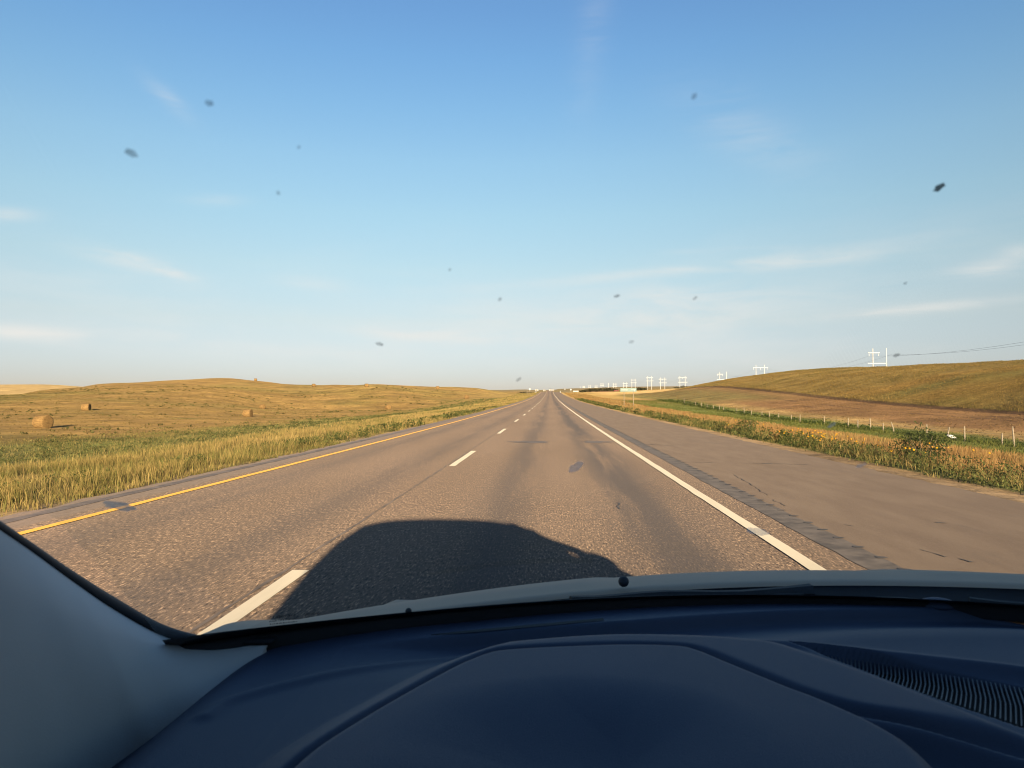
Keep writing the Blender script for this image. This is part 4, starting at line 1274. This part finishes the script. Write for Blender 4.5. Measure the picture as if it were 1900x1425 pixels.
sk2 = np.where(ik2, 1, -1)*seg_dist(Pt, K2); sk1 = np.where(ik1, 1, -1)*seg_dist(Pt, K1); s3 = np.where(i3, 1, -1)*seg_dist(Pt, C3)
sv = np.where(iv, 1, -1)*seg_dist(Pt, np.vstack([Vp, Vp[:1]]))
Z = np.full(len(Pt), ZD)
fade = smooth(.0, .22, Pt[:, 0]-(-.30))
Z -= .070*smooth(-.350, -.48, Pt[:, 0])                              # left end dips to the pillar
Z -= .019*smooth(-.002, .016, sk1)*(1-smooth(.02, .15, sk1))*fade                               # ledge under the glass
Z += .09*np.clip(sk1, -.09, 0)*fade
Z += .010*np.exp(-((sk1-.10)/.06)**2)*smooth(.2, .5, Pt[:, 0])*.6
Z += .004*np.exp(-(sk2/.010)**2)                                      # soft crease
Z -= .010*smooth(-.002, .03, sk2)*smooth(.30, .45, Pt[:, 0])
Z += .024*smooth(-.004, .075, s1) + .006*smooth(0, .02, s1)           # hood rises
gw = .0065 + .008*smooth(.30, .42, Pt[:, 0])
Z -= (.012+.006*smooth(.25, .4, Pt[:, 0]))*np.exp(-(s2/gw)**2)        # groove
Z += .006*smooth(.004, .02, s2)
Z -= .30*np.clip(s2-.06, 0, .3)**2                                    # top rolls towards the driver
iw = inside(Pt, WV); sw = np.where(iw, 1, -1)*seg_dist(Pt, np.vstack([WV, WV[:1]]))
Z -= .034*smooth(-.004, .045, sw)
Z -= .018*smooth(-.05, .11, s3)
Z -= .016*smooth(-.0005, .003, sv)                                    # vent well
Z = Z.reshape(DX.shape)
dash = car_np("dashboard", np.stack([DX, DY, Z], -1).reshape(-1, 3), grid_quads(nx_, ny_), None, m_dash)
# grille ribs
m_rib = simple_mat("vent_rib_plastic", (.05, .056, .066), .5, var=.1)
bm = bmesh.new()
def along(poly, t):
    L = np.concatenate([[0], np.cumsum(np.hypot(*(poly[1:]-poly[:-1]).T))]); q = t*L[-1]
    return np.array([np.interp(q, L, poly[:, 0]), np.interp(q, L, poly[:, 1])])
NR = 74
for i in range(NR):
    t = .05 + .95*i/NR
    a = along(VU, t); b_ = along(VL, min(1.0, t + .012 + .10*t*t*0.6))
    mid_ = (a+b_)/2 + np.array([.0012, 0.0])*(t*4)
    hw_ = .0011
    prev = None
    for (q, zz) in ((a*.98+b_*.02, .9905), (a*.5+mid_*.5, .9893), (mid_, .9880), (b_*.5+mid_*.5, .9888), (b_*.97+a*.03, .9900)):
        ring = [bm.verts.new((q[0]-hw_, q[1], zz-.004)), bm.verts.new((q[0]-hw_*.7, q[1], zz)), bm.verts.new((q[0]+hw_*.7, q[1], zz)), bm.verts.new((q[0]+hw_, q[1], zz-.004))]
        if prev:
            for k in range(3): bm.faces.new((prev[k], prev[k+1], ring[k+1], ring[k]))
        prev = ring
ribs = car_bm("vent_grille", bm, m_rib, dash)
# dark liner of the vent well
V = []
for t in np.linspace(0, 1, 60):
    a = along(VU, t); b_ = along(VL, t)
    for s in (0.02, .5, .98): V.append((*(a*(1-s)+b_*s), .9805))
car_np("vent_well", V, grid_quads(60, 3), None, m_black, dash)
# sun sensor dome at the far edge of the dashboard
bm = bmesh.new(); bmesh.ops.create_uvsphere(bm, u_segments=24, v_segments=12, radius=1)
q = at_z(1740, 1122, 1.0)
for v in bm.verts: v.co = Vector((v.co.x*.030, v.co.y*.022, max(v.co.z, -.05)*.012)) + Vector((q.x, q.y, .9985))
car_bm("light_sensor", bm, m_dash, dash, True)
# slim demister slot
bm = bmesh.new(); prev = None
for px in np.linspace(800, 1120, 30):
    q = at_z(px, 1180-(px-800)*.092, .9995); w_ = .004*math.sin(math.pi*min(1, (px-800)/90)*.5)
    r_ = (bm.verts.new((q.x, q.y-w_, 1.0005)), bm.verts.new((q.x, q.y+w_, 1.0015)))
    if prev: bm.faces.new((prev[0], r_[0], r_[1], prev[1]))
    prev = r_
car_bm("demister_slot", bm, m_black, dash)

# ---- pillar trim on the left
U = [(497, 1197, .900), (470, 1198, .896), (430, 1198, .888), (372, 1196, .872), (300, 1179, .850), (210, 1130, .800), (130, 1075, .740), (60, 1024, .680), (0, 983, .625), (-130, 893, .52), (-300, 775, .38), (-520, 620, .22)]
Lw = [(494, 1203, .900), (478, 1228, .886), (455, 1252, .868), (425, 1277, .846), (385, 1306, .822), (330, 1343, .798), (285, 1383, .776), (240, 1426, .756), (150, 1520, .70), (-20, 1720, .60), (-260, 1980, .48), (-600, 2300, .36)]
Uc = densify(np.array([at_depth(*q) for q in U]), 88); Lc = densify(np.array([at_depth(*q) for q in Lw]), 88)
V = []; NS = 25
for i in range(len(Uc)):
    a, b_ = Vector(Uc[i]), Vector(Lc[i])
    ch = (b_-a).length
    nrm = (Vector((0, 0, EYE)) - a.lerp(b_, .5)).normalized()
    for j in range(NS):
        s = j/(NS-1)
        bul = min(.024, .12*ch)*math.sin(math.pi*s**.8)
        V.append(tuple(a.lerp(b_, s) + nrm*bul))
    V.append(tuple(b_ + Vector((.004, .02, -.07))))
car_np("pillar_trim", V, grid_quads(len(Uc), NS+1), None, m_trim)
# rubber between pillar and glass
Ue = [(515, 1180, .915), (470, 1182, .905), (420, 1182, .895), (374, 1179, .885), (300, 1157, .860), (210, 1106, .812), (130, 1056, .752), (60, 1008, .692), (0, 967, .637), (-130, 878, .53), (-300, 760, .39), (-520, 604, .23)]
Uo = densify(np.array([at_depth(*q) for q in Ue]), 88)
V = []
for a, b_ in zip(Uo, Uc):
    a, b_ = Vector(a), Vector(b_)
    for s, l in ((-.0, -.004), (.10, .004), (.5, .008), (.95, .004), (1.0, -.003)):
        V.append(tuple(a.lerp(b_, s) + Vector((.6, -.6, .4))*l))
car_np("pillar_seal", V, grid_quads(len(Uo), 5), None, m_black)

# ---- body shell (casts the shadow on the road)
def loft(sections, closed=True):
    V = np.array([p for s in sections for p in s]); nu, nv = len(sections), len(sections[0])
    i = np.arange(nu*nv).reshape(nu, nv)
    j = np.roll(i, -1, 1)
    q = np.stack([i[:-1], i[1:], j[1:], j[:-1]], -1)
    if not closed: q = q[:, :-1]
    return V, q.reshape(-1, 4)


# roof panel with headliner
def roof_sec(Y, zt, hw, th):
    top = [(CX+hw*math.sin(a), Y, zt - .10*(1-math.cos(a))**1.2) for a in np.linspace(-1.45, 1.45, 17)]
    return top


secs = [roof_sec(Y, zt, hw, .04) for Y, zt, hw in ((.10, 1.615, .72), (-.15, 1.665, .74), (-.6, 1.70, .75), (-1.3, 1.70, .75), (-1.9, 1.665, .73), (-2.25, 1.61, .70))]
Vr, Qr = loft(secs, False); car_np("roof", Vr, Qr, None, m_paint)
Vh = Vr.copy(); Vh[:, 2] -= .035; Vh[:, 0] = CX + (Vh[:, 0]-CX)*.97; car_np("headliner", Vh, Qr, None, m_liner)
# rear shell: quarter panels, rear window and tailgate in one closed skin behind the front seats
def shell_sec(Y, zt, hwt, hwb, zb_):
    return [(CX-hwb, Y, zb_), (CX-.92, Y, .62), (CX-.91, Y, .98), (CX-hwt, Y, zt-.06), (CX-hwt*.6, Y, zt-.01), (CX+hwt*.6, Y, zt-.01), (CX+hwt, Y, zt-.06), (CX+.91, Y, .98), (CX+.92, Y, .62), (CX+hwb, Y, zb_)]


ss = [shell_sec(Y, zt, ht, hb, zb_) for Y, zt, ht, hb, zb_ in ((-.35, 1.68, .765, .85, .25), (-1.3, 1.695, .765, .85, .25), (-2.0, 1.65, .73, .85, .28), (-2.35, 1.45, .68, .84, .35), (-2.55, .98, .78, .82, .4))]
Vs, Qs = loft(ss); ob_ = car_np("rear_body", Vs, Qs, None, m_paint)
bm = bmesh.new(); vs = [bm.verts.new(q) for q in ss[-1]]; bm.faces.new(vs); car_bm("tailgate", bm, m_paint)
bm = bmesh.new()
for sgn in (-1, 1):
    v = [bm.verts.new((CX+sgn*xx, Y, z)) for xx, Y, z in ((.908, -.45, 1.02), (.905, -2.0, 1.02), (.76, -1.9, 1.55), (.79, -.45, 1.57))]
    bm.faces.new(v if sgn > 0 else v[::-1])
car_bm("rear_side_glass", bm, m_tint)
# seat row wall inside so no low sun reaches the dashboard
bm = bmesh.new(); add_box(bm, (CX-.80, -.95, .3), (CX+.80, -.75, 1.15), .05); add_box(bm, (CX-.62, -.93, 1.17), (CX-.36, -.80, 1.36), .04); add_box(bm, (CX+.36, -.93, 1.17), (CX+.62, -.80, 1.36), .04)
car_bm("rear_seat", bm, m_dark_in)
# front doors, floor, nose
for sgn in (-1, 1):
    bm = bmesh.new(); add_box(bm, (CX+sgn*.90-.03, -.36, .25), (CX+sgn*.90+.03, .92, .97), .012)
    d_ = car_bm("door", bm, m_paint)
    bm = bmesh.new(); add_box(bm, (CX+sgn*.865-.012, -.36, .30), (CX+sgn*.865, .80, .965), .004); car_bm("door_trim", bm, m_dark_in, d_)
    bm = bmesh.new(); add_box(bm, (CX+sgn*.935-.012, -.18, .86), (CX+sgn*.935+.012, .02, .89), .006); car_bm("handle", bm, m_paint, d_)
    bm = bmesh.new()
    v = [bm.verts.new((CX+sgn*xx, Y, z)) for xx, Y, z in ((.915, -.36, .975), (.915, .62, .975), (.86, .20, 1.48), (.80, -.36, 1.58))]
    bm.faces.new(v); car_bm("side_glass", bm, m_glass, d_)
    bm = bmesh.new()
    v = [bm.verts.new((CX+sgn*xx, Y, z)) for xx, Y, z in (((.905, .93, .965), (.905, .10, .965), (.80, .10, 1.48), (.80, .24, 1.48)) if sgn > 0 else ((.905, .93, .965), (.905, .42, .965), (.88, .42, 1.10), (.88, .50, 1.10)))]
    v2 = [bm.verts.new((q.co.x+sgn*.012, q.co.y, q.co.z)) for q in v]
    bm.faces.new(v); bm.faces.new(v2[::-1])
    for a in range(4): bm.faces.new((v[a], v2[a], v2[(a+1) % 4], v[(a+1) % 4]))
    car_bm("sail_shadow_fill", bm, m_black, d_)  # sail panel; the unseen right one is enlarged to close the car's cast shadow
    # outer windshield pillar
    bm = bmesh.new(); pq = [at_depth(262, 1239, .93), at_depth(92, 1135, .83), at_depth(-38, 1043, .71), at_depth(-338, 835, .45)]; add_tube(bm, [(CX + (-sgn)*(q.x-CX), q.y, q.z) for q in pq] + [(CX+sgn*.70, .10, 1.535), (CX+sgn*.75, -.40, 1.60)], .030 if sgn < 0 else .046, 8); car_bm("pillar", bm, m_paint)
    # mirror
    mir = car_bm("side_mirror", (lambda b: (bmesh.ops.create_uvsphere(b, u_segments=20, v_segments=12, radius=1), [setattr(v, 'co', Vector((CX+sgn*1.045 + v.co.x*.125, .66 + (v.co.y*.055 if v.co.y < 0 else v.co.y*.10), 1.075 + v.co.z*.085))) for v in b.verts], b)[2])(bmesh.new()), m_paint, None, True)
    bm = bmesh.new(); add_box(bm, (CX+sgn*.93-.075, .60, .965), (CX+sgn*.93+.06, .74, 1.06), .01); car_bm("mirror_arm", bm, m_black, mir)
    bm = bmesh.new(); bmesh.ops.create_circle(bm, cap_ends=True, segments=20, radius=1)
    for v in bm.verts: v.co = Vector((CX+sgn*1.045 + v.co.x*.11, .600, 1.075 + v.co.y*.072))
    car_bm("mirror_glass", bm, m_rim, mir)
    # front fender
    bm = bmesh.new(); add_box(bm, (CX+sgn*.87-.04, .95, .40), (CX+sgn*.87+.04, 1.9, .62), .03); car_bm("fender", bm, m_paint)
    for Y in (1.45, -1.45):
        e = bpy.data.objects.new("wheel", None); C.objects.link(e); e.parent = car; e.location = (sgn*.80, Y, .335)
        bm = bmesh.new(); bmesh.ops.create_cone(bm, segments=32, radius1=.335, radius2=.335, depth=.21, cap_ends=True, matrix=Matrix.Rotation(math.pi/2, 4, 'Y'))
        bmesh.ops.bevel(bm, geom=[ed for ed in bm.edges if ed.calc_length() < .1], offset=.03, segments=2, affect='EDGES')
        from_bm("tyre", bm, m_tyre, e)
        bm = bmesh.new(); bmesh.ops.create_cone(bm, segments=24, radius1=.21, radius2=.19, depth=.222, cap_ends=True, matrix=Matrix.Rotation(math.pi/2, 4, 'Y')); from_bm("rim", bm, m_rim, e)
bm = bmesh.new(); add_box(bm, (CX-.85, -2.3, .22), (CX+.85, 1.0, .30)); add_box(bm, (CX-.84, .96, .30), (CX+.84, 1.0, .90)); car_bm("floor_pan", bm, m_dark_in)
bm = bmesh.new(); add_box(bm, (CX-.90, 1.98, .28), (CX+.90, 2.20, .72), .06); car_bm("front_bumper", bm, m_paint)
